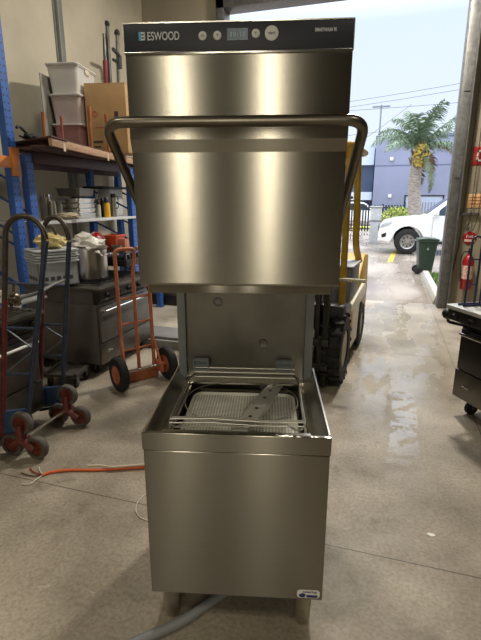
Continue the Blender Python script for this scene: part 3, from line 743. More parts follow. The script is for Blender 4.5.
tub('topmost clear tub of the stack, empty looking and whitest', tx + .0, TUBY, .008 + 2 * h3 + .004, tub_clear, tw * 1.03, td * 1.03, h3, lidm)
# cardboard box
bx_y = .05
q0 = on_plat(107.5, 110, bx_y); bc = pl2w(q0.x, bx_y, 0); BRZ = -.10
bwid = 41 * (bc.y * math.cos(PITCH) - .6 * math.sin(PITCH)) / F
bh = on_y(108, 83, bc.y).z - plat.location.z
bx = thing('cardboard_box', 'tall brown cardboard box beside the clear tubs on the timber platform', 'box', Vector((bc.x, bc.y + .2, ZP + .002)), BRZ)
MB().b(-bwid / 2, bwid / 2, -.2, .2, 0, bh - .004, .003).build('carton', cardboard, bx)
MB().b(-bwid / 2 - .002, bwid / 2 + .002, -.201, -.003, bh - .004, bh, .001).b(-bwid / 2 - .002, bwid / 2 + .002, .003, .201, bh - .004, bh, .001).build('flap', mat('cardboard_flap', (176, 142, 98), .8, var=.1), bx)
ink = mat('carton_red_ink', (178, 66, 48), .7); inkd = mat('carton_dark_ink', (70, 56, 44), .7)
pm = MB(); pm.lathe([(.026, 0), (.034, 0), (.034, .001), (.026, .001), (.026, 0)], (-bwid * .28, -.2002, bh * .56), Euler((PI / 2, 0, 0)), 24).b(-bwid * .28 - .004, -bwid * .28 + .004, -.2012, -.2002, bh * .53, bh * .59)
pm.b(-bwid * .3, bwid * .05, -.2012, -.2002, bh * .36, bh * .375); pm.build('printed_mark', ink, bx)
for _p in ((-.36, -.12, .14, .18), (-.36, -.18, .07, .10), (.2, .3, .5, .6)): MB().b(bwid * _p[0], bwid * _p[1], -.2012, -.2002, bh * _p[2], bh * _p[3]).build('print_block', inkd, bx)
# wooden handled rods standing on the platform
for i, (px, y, top, lab) in enumerate(((44, .3, 112, 'varnished wooden stick standing left of the clear tubs'), (90, .10, 106, 'varnished wooden stick standing between tubs and cardboard box'), (62, .16, 116, 'thin reddish stick standing before the lowest clear tub'), (107, .016, 114, 'short wooden stick standing before the cardboard box'))):
    b0 = on_plat(px + 1, 140, y); tp = on_plat(px - 1, top, y)
    r = .011 if i == 2 else .017
    o = MB().tube(smooth_path([pl2w(b0.x, y, 0.004), pl2w(b0.x + .01, y, tp.z * .5), pl2w(tp.x + .01, y, tp.z * .86), pl2w(tp.x - .01, y, tp.z)], 5), [r * .8] * 7 + [r] * 6 + [r * 1.25] * 2 + [r], 12) if False else MB().tube([pl2w(b0.x, y, .001), pl2w(b0.x, y, tp.z * .55), pl2w(tp.x, y, tp.z * .9), pl2w(tp.x - .008, y, tp.z)], [r * .8, r, r * 1.25, r * .9], 12)
    tag(o.build('wooden_stick', wood_rod if i != 2 else mat('red_stick', (150, 74, 56), .5)), lab, 'stick', 'wooden sticks on the platform')
# red strap tied between sticks
q = on_plat(98, 120, .09); q2 = on_plat(107, 122, .09)
# grey panel leaning behind the tubs
g0 = on_plat(42, 100, .70); gz = on_plat(42, 74, .70).z
gp = MB().b(0, .5, -.006, .006, 0, gz, .003).build('upright_sheet', mat('grey_panel', (138, 136, 130), .6, var=.1), loc=pl2w(g0.x, .70, .002), rz=PRZ)
tag(gp, 'grey rectangular panel standing upright behind the clear tubs', 'panel')
# black folded tool
bt = thing('black_tool', 'black tool with a curved handle lying at the near end of the timber platform', 'tool', pl2w(.28, .34, .002), PRZ)
MB().blob((0, 0, .025), (.11, .07, .026), 4, .25).build('tool_body', black, bt)
MB().tube(smooth_path([(-.02, .0, .04), (-.06, .02, .075), (-.11, .03, .10), (-.15, .03, .085)], 6), .013, 10).build('tool_handle', black, bt)
# clamps and poles leaning on the left wall behind the box
def pole(name, label, px0, px1, py1, m, r, y0, knob=None, sleeve=None):
    q = on_plat(px0, 100, y0); b = pl2w(q.x, y0, .002)
    q1 = on_plat(px1, py1, y0 + .03); tp = pl2w(q1.x, y0 + .03, q1.z)
    t = thing(name, label, 'pole', b, 0, 'poles standing by the left wall')
    d = tp - b
    MB().tube([(0, 0, 0), d], r, 12).build('shaft', m, t)
    if knob: MB().blob(d, (knob, knob, knob * 1.2), 1, 0.0, 2).build('knob', black, t)
    if sleeve: MB().tube([d * sleeve[0], d * sleeve[1]], r * 1.55, 12).build('sleeve', mat('red_sleeve', (142, 62, 62), .5, var=.2), t)
    return t
pole('leaning_pole', 'dull steel pole with a round black knob, tallest of the leaning poles', 111, 107, 24, galv, .026, .62, .04)
pole('leaning_pole', 'leaning pole with a long red sleeve behind the cardboard box', 107, 104, 34, steel_dark, .024, .64, None, (.1, .80))
pole('leaning_pole', 'leaning steel pole with a black head nearest the dishwasher panel', 117.5, 117, 33, galv, .026, .44, .04)
cl = MB(); q0 = on_plat(113, 49, .40); q1 = on_plat(119.5, 56, .40); q0 = pl2w(q0.x, .40, q0.z); q1 = pl2w(q1.x, .40, q1.z)
cl.tube([q0, q1], .025, 8).tube([q1, q1 + Vector((0, 0, -.16))], .03, 8).tube([q1 + Vector((-.1, 0, -.04)), q1 + Vector((0, 0, -.1))], .022, 8)
tag(cl.build('pole_bracket', mat('bracket_grey', (70, 72, 78), .5)), 'dark angled bracket hooked on the poles beside the cardboard box', 'bracket')

# ---- things on the white shelf
SH = zs
def shelf_pt(px, a): p = wb(on_a(px, 217, a)); return p.x, p.y
def put(px, a, z=None): 
    p = wb(on_a(px, 217, a)); return bw(p.x, p.y, SH + .001 if z is None else z)
def ppm(px, a):                                # metres per pixel there
    p = on_a(px, 217, a); return (p.y * math.cos(PITCH) + (EYE - p.z) * math.sin(PITCH)) / F
SA = RF - .2
# steel pans, six in a stack
k = ppm(78, SA); base = put(78, SA)
def pan(label, loc, rz, w, d, h, m):
    t = thing('steel_pan', label, 'pan', loc, rz, 'steel pans stacked on the white shelf')
    def ring(sx, sy, z, r=.03): return [(x, y, z) for x, y in rrect(-sx / 2, sx / 2, -sy / 2, sy / 2, r, 4)]
    lv = [ring(w * .88, d * .86, 0), ring(w - .02, d - .02, h - .006), ring(w, d, h - .008), ring(w, d, h), ring(w - .03, d - .03, h), ring(w * .86, d * .84, .006)]
    n = len(lv[0]); o = MB(); V = [v for l in lv for v in l]
    o._add(V, [tuple(range(n))[::-1]] + [(i * n + j, i * n + (j + 1) % n, (i + 1) * n + (j + 1) % n, (i + 1) * n + j) for i in range(5) for j in range(n)] + [tuple(5 * n + j for j in range(n))])
    o.build('pan_body', m, t); return t
place = ['lowest', 'second lowest', 'third from the bottom', 'second from the top', 'topmost']
for i in range(5):
    pan(place[i] + ' steel pan in the stack of five on the white shelf', base + Vector((0, 0, .056 * i + (.03 if i == 4 else 0))), RK + .1 + (.06 if i == 4 else 0), .42, .30, .06 if i < 4 else .085, steel_bright if i < 4 else steel_dark)
# jars
def jar(label, px, a, r, h, m, lid):
    t = thing('jar', label, 'jar', put(px, a), 0, 'jars on the white shelf')
    MB().lathe([(0, 0), (r, 0), (r, h * .8), (r * .85, h * .88), (r * .85, h * .9), (0, h * .9)], seg=24).build('body', m, t)
    MB().lathe([(0, h), (r * .9, h), (r * .92, h * .9), (0, h * .9)], seg=24).build('lid', lid, t)
jm = mat('jar_steel', (150, 144, 132), .3, .7, var=.3, scale=12); jg = mat('jar_glass', (140, 136, 126), .15, trans=.5, var=.2)
jar('tall steel canister at the near end of the white shelf', 47, SA, .06, .27, jm, steel_bright)
jar('smaller steel canister beside the tall one on the white shelf', 53.5, SA + .1, .038, .2, jm, jm)
jar('glass jar between the canisters and the pan stack', 59, SA - .02, .05, .19, jg, steel_dark)
cl = MB().blob((0, 0, .032), (.14, .09, .034), 9, .3).build('cloth', mat('cream_cloth', (196, 184, 160), .9, var=.15), loc=put(67, RF - .06) + Vector((0, 0, .012))); tag(cl, 'crumpled cream cloth on the white shelf edge before the pans', 'cloth')
# white carton with black tray on top, bottles
k = ppm(112, SA - .12)
wc_ = thing('white_carton', 'white carton behind the yellow bottle on the white shelf', 'carton', put(113, SA - .2), RK)
MB().b(-.15, .15, -.08, .12, 0, .35, .004).build('carton', mat('white_carton', (188, 190, 190), .7, var=.08), wc_)
MB().b(-.152, .152, -.082, .0, .35, .353).build('flap', MATS['white_carton'], wc_)
tr = MB().prism(rrect(-.3, .3, -.16, .16, .03), 0, .012, 'z', .003).tube([(x, y, .022) for x, y in rrect(-.3, .3, -.16, .16, .03)], .008, 6, closed=True).build('black_tray', black, loc=wc_.location + Vector((-.05, -.1, .355)), rz=RK)
tag(tr, 'flat black tray lying on top of the white carton under the beam', 'tray')
def bottle(label, px, a, r, h, m, capm):
    t = thing('bottle', label, 'bottle', put(px, a), 0, 'bottles at the far end of the white shelf')
    MB().lathe([(0, 0), (r, 0), (r, h * .62), (r * .8, h * .7), (0, h * .7)], seg=20).build('body', m, t)
    MB().lathe([(r * .75, h * .7), (r * .8, h * .72), (r * .55, h * .95), (r * .3, h), (0, h)], seg=20).build('cap', capm, t)
bottle('yellow bottle with a dark top on the white shelf', 107.5, SA + .1, .04, .25, mat('yellow_bottle', (224, 170, 30), .35, var=.06), mat('dark_cap', (52, 52, 58), .4))
bottle('black bottle left of the yellow bottle on the white shelf', 103.5, SA + .02, .032, .24, black, black)
bottle('pale bottle close beside the pan stack on the white shelf', 99, SA + .06, .03, .22, mat('pale_bottle', (176, 178, 170), .4), black)
th = thing('steel_flask', 'tall slim steel flask right of the yellow bottle on the white shelf', 'flask', put(114.5, SA + .1))
MB().lathe([(0, 0), (.04, 0), (.036, .05), (.032, .24), (0, .24)], seg=22).build('body', mat('flask_steel', (150, 146, 134), .35, .6, var=.15), th)
MB().lathe([(.03, .24), (.034, .25), (.03, .29), (0, .29)], seg=22).tube([(.03, 0, .26), (.06, 0, .25), (.06, 0, .12), (.035, 0, .1)], .006, 8).build('cap', black, th)

# ================================================================== LEFT SIDE: cooking equipment (fronts face the aisle)
stove_m = mat('stove_side_steel', (112, 109, 106), .45, .6, var=.22, scale=4, rvar=.08)
q = wb(on_z(103.7, 365.5, .12))
ZS = .86
sv = make_range('dull steel stove under the stockpot behind the orange hand truck', bw(q.x - .02, q.y, 0), RK, .95, .8, ZS, stove_m, steel_dark, over=.06, knobs=5, z0=.12, kick=.2, cat='stove', name='stove', back=False)
def on_top(px, a, z): p = wb(on_a(px, 270, a)); return bw(p.x, p.y, z)
# grates on the stove top
gt = MB()
for x in (.1, .52):
    gt.b(x, x + .36, .04, .05, ZS + .012, ZS + .026).b(x, x + .36, .66, .67, ZS + .012, ZS + .026)
    for k in range(5): gt.b(x + .02 + k * .08, x + .035 + k * .08, .04, .67, ZS + .012, ZS + .026)
    for xx in (x + .01, x + .34):
        for yy in (.045, .665): gt.b(xx - .006, xx + .006, yy - .005, yy + .005, ZS, ZS + .013)
gt.build('burner_grate', black, sv)
sp0 = bw(0, 0); pa = q.x - .36
pp = wb(on_a(90.5, 283, pa)); kp = (on_a(90.5, 283, pa).y) / F
PR = 18.5 * kp * 1.0
ZG = ZS + .028
pot = thing('stockpot', 'large stainless steel stockpot with a white plastic bag on the stove', 'pot', bw(pp.x, pp.y, ZG))
PH = .29
MB().lathe([(0, 0), (PR * .96, 0), (PR, .015), (PR, PH), (PR + .012, PH + .006), (PR + .012, PH + .012), (PR - .006, PH + .01), (PR - .006, .02), (0, .02)], seg=40).build('pot_body', mat('pot_steel', (190, 186, 180), .28, 1, var=.12, scale=3, stretch=(1, 1, .1), aniso=.6), pot)
for s in (-1, 1): MB().tube(fillet([(s * PR, -.05, PH - .06), (s * (PR + .045), -.05, PH - .055), (s * (PR + .045), .05, PH - .055), (s * PR, .05, PH - .06)], .02), .008, 8).build('pot_handle', steel_bright, pot)
bg = MB().blob((0, 0, 0), (PR * .86, PR * .8, .1), 5, .35).blob((-.05, .03, .06), (.09, .08, .08), 8, .4).build('plastic_bag', mat('bag_white', (214, 212, 206), .4, var=.12, trans=.15), loc=pot.location + Vector((0, 0, PH - .0))); tag(bg, 'crumpled white plastic bag stuffed in the top of the stockpot', 'bag')
# pale grey crate left of the pot
pc = wb(on_a(55, 290, pa - .10))
cr = thing('grey_crate', 'pale grey vented crate left of the stockpot', 'crate', bw(pc.x, pc.y, ZG), RK - .55)
cm = mat('crate_grey', (158, 162, 172), .5, var=.08)
cw, cd, chh = .36, .3, .26
m = MB().b(-cw / 2, cw / 2, -cd / 2, -cd / 2 + .012, 0, chh * .8).b(-cw / 2, cw / 2, cd / 2 - .012, cd / 2, 0, chh * .8).b(-cw / 2, -cw / 2 + .012, -cd / 2, cd / 2, 0, chh * .8).b(cw / 2 - .012, cw / 2, -cd / 2, cd / 2, 0, chh * .8).b(-cw / 2, cw / 2, -cd / 2, cd / 2, 0, .01)
m.build('crate_wall', cm, cr)
for s, ax in ((-1, 'y'), (-1, 'x')):
    v = MB()
    for k in range(5):
        if ax == 'y': v.b(-.13 + k * .055, -.095 + k * .055, -cd / 2 - .002, -cd / 2, .05, .085)
        else: v.b(-cw / 2 - .002, -cw / 2, -.11 + k * .047, -.08 + k * .047, .05, .085)
    v.build('vent_slot', mat('slot_dark', (58, 62, 70), .6), cr)
for i in range(5):
    t = MB().prism(rrect(-cw / 2 - .015, cw / 2 + .015, -cd / 2 - .015, cd / 2 + .015, .02), 0, .014, 'z', .003)
    o = t.build('white_tray', mat('tray_white', (186, 190, 196), .45, var=.1), loc=cr.location + Vector((0.004 * (-1) ** i, 0, chh * .8 + .001 + i * .024)), rz=RK - .55 + .03 * (i % 3 - 1))
    tag(o, ['lowest', 'second', 'middle', 'fourth', 'uppermost'][i] + ' white tray piled on the pale grey crate', 'tray', 'white trays on the grey crate')
yb = thing('yellow_bag', 'pale yellow cloth bag on the white trays behind the arched trolley handle', 'bag', cr.location + Vector((0, 0, chh * .8 + .122)), .3)
MB().blob((0, 0, .06), (.13, .1, .07), 3, .3).build('bag_body', mat('pale_yellow_cloth', (206, 188, 130), .85, var=.15), yb)
MB().tube(smooth_path([(-.06, 0, .10), (-.04, 0, .17), (.03, 0, .18), (.06, 0, .11)], 6), .012, 8).build('bag_handle', mat('dark_strap', (58, 50, 44), .7), yb)
# red mixer, orange tub, copper box, black appliance
pm_ = wb(on_a(98, 262, pa - .25))
mx = thing('red_mixer', 'glossy red stand mixer behind the stockpot', 'mixer', bw(pm_.x, pm_.y, ZG), RK + .5)
gred = mat('gloss_red', (140, 22, 28), .15, var=.1, coat=.6)
MB().prism(rrect(-.16, .16, -.1, .1, .05), 0, .04, 'z', .008).build('mixer_base', gred, mx)
MB().b(.07, .15, -.05, .05, .04, .27, .02).build('mixer_column', gred, mx)
MB().lathe([(0, -.18), (.05, -.17), (.08, -.1), (.085, 0), (.07, .12), (.03, .17), (0, .175)], (0, 0, .33), Euler((0, PI / 2, 0)), 24).build('mixer_head', gred, mx)
MB().lathe([(0, .045), (.05, .05), (.09, .1), (.1, .19), (.094, .19), (.084, .1), (0, .06)], (-.07, 0, 0), None, 24).build('mixer_bowl', steel_bright, mx)
ap = thing('black_appliance', 'black countertop appliance with a steel top at the far end of the stove', 'appliance', on_top(124, pa - .10, ZG), RK)
MB().b(-.2, .2, -.16, .22, .02, .10, .008).build('case', black, ap)
MB().b(-.21, .21, -.18, .23, .17, .185, .004).b(-.2, -.18, -.16, -.14, .10, .17).b(.18, .2, -.16, -.14, .10, .17).b(-.2, .2, .2, .22, .10, .17).build('shelf_top', steel_dark, ap)
for x in (-.16, .16):
    for y in (-.12, .18): MB().cyl((x, y, 0), (x, y, .02), .015).build('foot', black, ap)
pt = MB()
for k in range(3): pt.blob((-.1 + k * .1, -.13, .125), (.05, .03, .022), k, .2, 2)
pt.build('burner', steel_old, ap)
TZ = ZG + .186
ob = MB().b(-.10, .10, -.08, .08, 0, .17, .02).b(-.11, .11, -.09, .09, .15, .17, .006).build('orange_tub', mat('orange_plastic', (196, 78, 40), .45, var=.15), loc=on_top(117, pa - .22, TZ), rz=RK); tag(ob, 'orange plastic tub standing on the black appliance', 'tub')
cb_ = MB().prism([(-.05, 0), (.05, 0), (.045, .14), (-.045, .14)], -.05, .05, 'y', .006).build('copper_tin', mat('copper_tin', (206, 130, 100), .35, .5, var=.2), loc=on_top(125, pa - .02, TZ), rz=RK); tag(cb_, 'small copper coloured tin in front of the orange tub', 'tin')
gb = thing('glass_bowl', 'small glass bowl in front of the orange tub', 'bowl', on_top(118, pa - .02, TZ))
MB().lathe([(0, 0), (.03, 0), (.055, .04), (.06, .08), (.055, .08), (.05, .04), (0, .008)], seg=24).build('bowl_body', jg, gb)

# oven at the left edge
qL = wb(on_z(42, 337, .72))
LV = make_range('dark steel oven range at the left edge behind the stair climbing trolley', bw(-2.36, 1.45, 0), RK, 1.12, .78, .885, mat('left_oven_steel', (108, 102, 98), .4, .8, var=.25, scale=5), steel_dark, over=.075, knobs=6, z0=.13, kick=.22, handle_m=white_plastic, back=False)
LZ = .886
def lv(px, py): p = on_z(px, py, LZ); return Vector((p.x, p.y, LZ + .001))
wt = MB().prism(rrect(-.16, .16, -.12, .12, .02), 0, .012, 'z', .003).build('flat_tray', mat('dull_white_tray', (150, 152, 152), .45, .3, var=.2), loc=lv(30, 300) + Vector((-.06, -.02, 0)), rz=RK); tag(wt, 'flat pale tray on top of the left hand oven', 'tray')
for i, (px, py, lab) in enumerate(((6, 300, 'stack of pale papers on the left hand oven at the photo edge'),)):
    for k in range(5):
        o = MB().b(-.1, .1, -.14, .14, 0, .016, .002).build('paper_pad', mat('paper_cream', (176, 170, 156), .8, var=.12), loc=lv(px, py) + Vector((-.14, -.12, .018 * k)), rz=RK + .08 * ((k * 7) % 3 - 1))
        tag(o, ['lowest', 'second lowest', 'middle', 'second highest', 'highest'][k] + ' pale paper pad in the pile on the left hand oven', 'paper pad', 'paper pads on the left oven')
fx = [lv(18, 306), lv(21, 293), lv(36, 304)]
tf = MB().blob((0, 0, .05), (.05, .05, .05), 2, .35).tube([(0, 0, .05), (.02, 0, .16)], .012, 8).build('tap_fitting', mat('brassy_steel', (140, 130, 110), .3, .8, var=.4), loc=fx[0] + Vector((-.03, .0, 0)), rz=1); tag(tf, 'small metal tap fitting lying on the left hand oven', 'fitting')
gx = MB()
for k in range(5): gx.b(-.12, .12, -.1 + k * .05, -.09 + k * .05, .02, .028)
gx.b(-.12, -.11, -.1, .11, .01, .02).b(.11, .12, -.1, .11, .01, .02).b(-.12, -.11, -.1, -.09, 0, .012).b(.11, .12, .1, .11, 0, .012)
tag(gx.build('wire_grate', steel_dark, loc=lv(14, 316) + Vector((-.05, 0, 0)), rz=RK), 'small black wire grate on the front of the left hand oven', 'grate')
# board leaning against the near rack
lb = thing('leaning_board', 'long pale grey board leaning upright at the left edge of the photo', 'board', bw(-3.18, 2.70, 0), RK)
MB().box((0, .1, 1.0), (.12, .025, 2.0), .003, Euler((-.10, -.05, 0))).build('plank', mat('grey_board', (142, 136, 122), .7, var=.2, scale=4), lb)
lb2 = tag(MB().box((0, .06, .8), (.10, .025, 1.55), .003, Euler((-.07, .07, 0))).build('dark_board', mat('dark_board', (70, 66, 62), .7, var=.3, scale=4), loc=bw(-3.2, 3.08, .005), rz=RK), 'dark narrow board leaning beside the blue post behind the left trolley', 'board')

# ================================================================== STAIR CLIMBING TROLLEY
T = thing('stair_trolley', 'blue and red stair climbing trolley with two arched side frames and clustered wheels', 'trolley', on_z(36, 452, 0))
o0 = T.location.copy()
def tp(px, py, Y): return on_y(px, py, Y) - o0
def side_frame(Y, bx0, bx1, tx0, tx1, ytop, ybot, y_join):
    lb_, rb_ = tp(bx0, ybot, Y + .02), tp(bx1, ybot - 4, Y + .02)
    lt_, rt_ = tp(tx0, ytop + 22, Y), tp(tx1, ytop + 24, Y)
    wid = (rt_ - lt_)
    apex = [lt_ + Vector((wid.x * (.5 - .5 * math.cos(PI * k / 12)), wid.y * k / 12, math.sin(PI * k / 12) * (on_y((tx0 + tx1) / 2, ytop, Y).z - on_y(tx0, ytop + 23, Y).z))) for k in range(13)]
    MB().tube(apex, .0165, 12).build('handle_arch', grip_bronze, T)
    MB().tube([lt_, lt_.lerp(lb_, .3)], .0165, 12).build('side_leg', grip_bronze, T)
    MB().tube([lt_.lerp(lb_, .28), lb_], .0168, 12).build('side_leg', red_tube, T)
    MB().tube([rt_, rb_], .0168, 12).build('side_leg', darkblue_tube, T)
    f = lambda P, Q, k: P.lerp(Q, k)
    for k in y_join: MB().tube([f(lt_, lb_, k), f(rt_, rb_, k + .01)], .009, 8).build('crossbar', darkblue_tube, T)
    ks = y_join
    MB().tube([f(lt_, lb_, ks[1]), f(rt_, rb_, (ks[1] + ks[2]) / 2), f(lt_, lb_, ks[2])], .006, 8).build('brace', mat('brace_grey', (96, 106, 116), .45, .4, var=.2), T)
    pz = [f(lt_, lb_, .86), f(rt_, rb_, .86), f(rt_, rb_, .985), f(lt_, lb_, .985)]
    n = Vector((0, .012, 0)); v = [p - n for p in pz] + [p + n * .2 for p in pz]
    m = MB(); m._add(v, [(0, 1, 2, 3), (7, 6, 5, 4), (0, 4, 5, 1), (1, 5, 6, 2), (2, 6, 7, 3), (3, 7, 4, 0)]); m.build('toe_plate', blue_paint, T)
    return lt_, lb_, rt_, rb_
fa = side_frame(2.70, 3, 26, 5.5, 46, 217, 436, (.2, .42, .66))
fb = side_frame(3.20, 40, 62, 43.5, 69, 218, 410, (.24, .47, .66))
MB().tube([tp(20, 298, 2.72), tp(38, 293, 2.78), tp(52, 285, 3.05), tp(66, 279, 3.2)], .012, 8).build('link_bar', mat('link_grey', (122, 122, 118), .45, .4, var=.2), T)
axd = (tp(68, 407, 3.19) - tp(31, 438, 2.68))
def cluster(c, spread, r, dirs):
    ax = Vector((.25, .97, 0)).normalized()
    sp = MB(); sp.tube([c - ax * .02, c + ax * .02], .035, 16)
    side = Vector((ax.y, -ax.x, 0))
    wl = []
    for a in dirs:
        w = c + side * (math.cos(a) * spread) + Vector((0, 0, math.sin(a) * spread)); wl.append(w)
        sp.tube([c - ax * .03, w - ax * .03], [.03, .022], 8)
    sp.build('wheel_spider', mat('spider_red', (110, 50, 42), .5, var=.35, scale=18), T)
    for w in wl:
        rot = ax.to_track_quat('Z', 'Y').to_euler()
        t = MB().lathe([(r * .68, -.022), (r * .92, -.022), (r, -.012), (r, .012), (r * .92, .022), (r * .68, .022), (r * .68, -.022)], w, rot, 28).build('wheel', wheel_grey, T)
        MB().lathe([(0, -.026), (r * .22, -.026), (r * .26, -.012), (r * .7, -.014), (r * .7, .014), (r * .26, .012), (r * .22, .026), (0, .026)], w, rot, 24).build('hub', rust_hub, t)
rw = .079
def cz(px, Y, z): p = on_y(px, 420, Y); return Vector((p.x, Y, z)) - o0
c1 = on_y(32, 434, 2.69); c2 = on_y(68, 404, 3.2)
dirs = (R(-30), R(90), R(210)); spd = .108
zc_ = rw + spd * .5
ca_ = on_z(24, 438, zc_) - o0; cb2 = on_z(69, 408, zc_) - o0
for c in (ca_, cb2): cluster(c, spd, rw, dirs)
MB().tube([ca_, cb2], .011, 10).build('axle', steel_bright, T)
for fr, c in ((fa, ca_), (fb, cb2)):
    MB().tube([fr[3], c], .012, 8).tube([fr[1], fr[3]], .012, 8).build('axle_bracket', darkblue_tube, T)

# ================================================================== ORANGE HAND TRUCK
wl_ = on_z(120.5, 391, 0); wr_ = on_z(168, 378, 0)
axis = (wr_ - wl_); wdt = axis.length; axn = axis.normalized(); back = Vector((-axn.y, axn.x, 0))   # pointing away from the camera
OT = thing('hand_truck', 'orange two wheeled hand truck with black pneumatic tyres left of the dishwasher', 'hand truck', (wl_ + wr_) / 2, math.atan2(axn.y, axn.x))
hw = wdt / 2; rW = .158
for s in (-1, 1):
    w = MB().lathe([(.085, -.035), (.11, -.042), (.147, -.03), (rW, -.008), (rW, .008), (.147, .03), (.11, .042), (.085, .035), (.085, -.035)], (s * hw, 0, rW), Euler((0, PI / 2, 0)), 36).build('wheel', rubber, OT)
    MB().lathe([(0, -.05), (.02, -.05), (.024, -.02), (.06, -.012), (.086, -.034), (.086, .034), (.06, .012), (.024, .02), (.02, .05), (0, .05)], (s * hw, 0, rW), Euler((0, PI / 2, 0)), 28).build('hub', orange_paint, w)
MB().cyl((-hw - .05, 0, rW), (hw + .05, 0, rW), .0095, seg=12).build('axle', steel_bright, OT)
tt = .0165; hx = .155
yT, zT = .10, 1.23
def up(x, k): return Vector((x, .10 + (.02) * k, .10 + (zT - .10) * k))
# two outer uprights joined over the top, middle upright, grips
MB().tube(fillet([up(-hx, 0), up(-hx, .86), up(-hx, 1.0), up(hx * .15, 1.0), up(hx * .15, .93), up(.0, .80), up(.0, 0)], .05), tt, 12).build('main_tube', orange_paint, OT)
MB().tube(fillet([up(hx, 0), up(hx, .9), up(hx, 1.0), up(hx * .3, 1.0)], .05), tt, 12).build('main_tube', orange_paint, OT)
for k in (.2, .62, .415): MB().cyl(up(-hx, k), up(hx, k), .011, seg=10).build('crossbar', orange_paint, OT)
for s in (-1, 1):
    MB().tube([up(s * hx, .30), (s * (hx + .02), .0, rW)], .012, 8).b(s * (hx + .02) - .014, s * (hx + .02) + .014, -.035, .13, .085, .18, .003).build('axle_bracket', orange_paint, OT)
MB().b(-.2, .2, .11, .30, .004, .012, .002).b(-.2, .2, .1, .112, .004, .13, .002).build('toe_plate', orange_paint, OT)

# small dolly
dl = thing('wheeled_dolly', 'small black dolly on casters on the floor beside the stove', 'dolly', on_z(68, 383, 0), -PSI + .2); dl.scale = (.78, .8, .9)
MB().b(-.2, .2, -.16, .16, .115, .145, .005).b(-.2, -.16, -.16, .16, .145, .16, .003).b(.16, .2, -.16, .16, .145, .16, .003).build('deck', mat('dolly_deck', (60, 56, 52), .6, var=.4), dl)
for x in (-.16, .16):
    for y in (-.12, .12):
        c = MB().b(x - .03, x + .03, y - .03, y + .03, .105, .115).b(x - .022, x - .016, y - .005, y + .045, .045, .105).b(x + .016, x + .022, y - .005, y + .045, .045, .105).build('caster', galv, dl)
        MB().lathe([(0, -.014), (.046, -.014), (.052, -.006), (.052, .006), (.046, .014), (0, .014)], (x, y + .025, .052), Euler((0, PI / 2, 0)), 24).build('wheel', rubber, c)

# cabinets at the back seen past the hand truck
fc = thing('refrigerator', 'dark fridge cabinet with a beige side standing by the back wall left of the dishwasher', 'fridge', bw(-2.98, 6.2, 0), -PSI)
FX = wb(on_t(176.5, 320, 6.2)).x; FX0 = wb(on_t(150, 320, 6.2)).x
fc.location = bw(FX0, 6.45, 0); fw = FX - FX0
MB().b(-.25, fw, .02, .7, .16, 1.15, .01).build('cabinet', mat('fridge_beige', (112, 104, 88), .6, var=.15), fc)
MB().b(-.25, fw - .12, -.02, .02, .22, 1.14, .008).build('door', mat('fridge_dark', (44, 42, 40), .5, var=.2), fc)
MB().cyl((fw - .2, -.035, .6), (fw - .2, -.035, .95), .01).build('handle', steel_dark, fc)
MB().b(-.27, fw + .02, .0, .72, .0, .16, .004).build('plinth', black, fc)
qs = on_z(163, 349, 0)
slb = tag(MB().b(-.45, .3, 0, .5, .0, .10, .006).b(-.4, .25, .05, .45, .10, .13, .006).build('grey_slab', mat('grey_slab', (122, 122, 120), .6, var=.2), loc=qs, rz=-PSI), 'low grey slab on the floor before the fridge cabinet', 'slab')
# ================================================================== OUTSIDE
# ute, side on, nose to the left; local x runs from nose to tail, local -y faces the doorway
wq = wb(on_z(405, 254.5, 0))
U = thing('pickup_truck', 'white utility pickup parked side on outside the doorway', 'vehicle', bw(wq.x - .85, wq.y, 0), -PSI)
def arc(cx, cz, r, a0, a1, n=10): return [(cx + r * math.cos(R(a0 + (a1 - a0) * k / n)), cz + r * math.sin(R(a0 + (a1 - a0) * k / n))) for k in range(n + 1)]
prof = [(.02, .42), (.0, .62), (.04, .86), (.14, .98), (.45, 1.07), (1.15, 1.14), (1.5, 1.15), (3.25, 1.15), (3.3, 1.1), (5.15, 1.1), (5.2, .62), (5.15, .5), (4.62, .5)] + arc(4.1, .4, .5, 12, 168) + [(3.55, .42), (1.42, .42)] + arc(.88, .4, .48, 8, 172) + [(.36, .36)]
MB().prism(prof, 0.0, 1.82, 'y', .05, seg=3).build('body', white_paint, U)
cab = MB()
cabp = [(1.28, 1.13), (2.0, 1.70), (2.25, 1.78), (3.05, 1.77), (3.2, 1.72), (3.28, 1.13)]
n = len(cabp)
V = [(x, .06 + (z - 1.13) * .24, z) for x, z in cabp] + [(x, 1.76 - (z - 1.13) * .24, z) for x, z in cabp]
v, f = cab._add(V, [tuple(range(n))[::-1], tuple(range(n, 2 * n))] + [(i, (i + 1) % n, n + (i + 1) % n, n + i) for i in range(n)])
bmesh.ops.bevel(cab.bm, geom=list({e for ff in f for e in ff.edges}), offset=.04, segments=3, affect='EDGES', profile=.5)
cab.build('cabin', white_paint, U)
def side_win(poly, name='side_window'):
    for s in (0, 1):
        w = MB(); yy = lambda z: (.055 + (z - 1.13) * .24) if s == 0 else (1.765 - (z - 1.13) * .24)
        n = len(poly); V = [(x, yy(z) - .004 * (1 - 2 * s), z) for x, z in poly] + [(x, yy(z) + .02 * (1 - 2 * s), z) for x, z in poly]
        w._add(V, [tuple(range(n)), tuple(range(n, 2 * n))] + [(i, (i + 1) % n, n + (i + 1) % n, n + i) for i in range(n)])
        w.build(name, glass_dark, U)
side_win([(1.55, 1.18), (2.06, 1.64), (2.3, 1.70), (2.42, 1.70), (2.42, 1.18)]); side_win([(2.5, 1.18), (2.5, 1.70), (3.05, 1.69), (3.16, 1.18)])
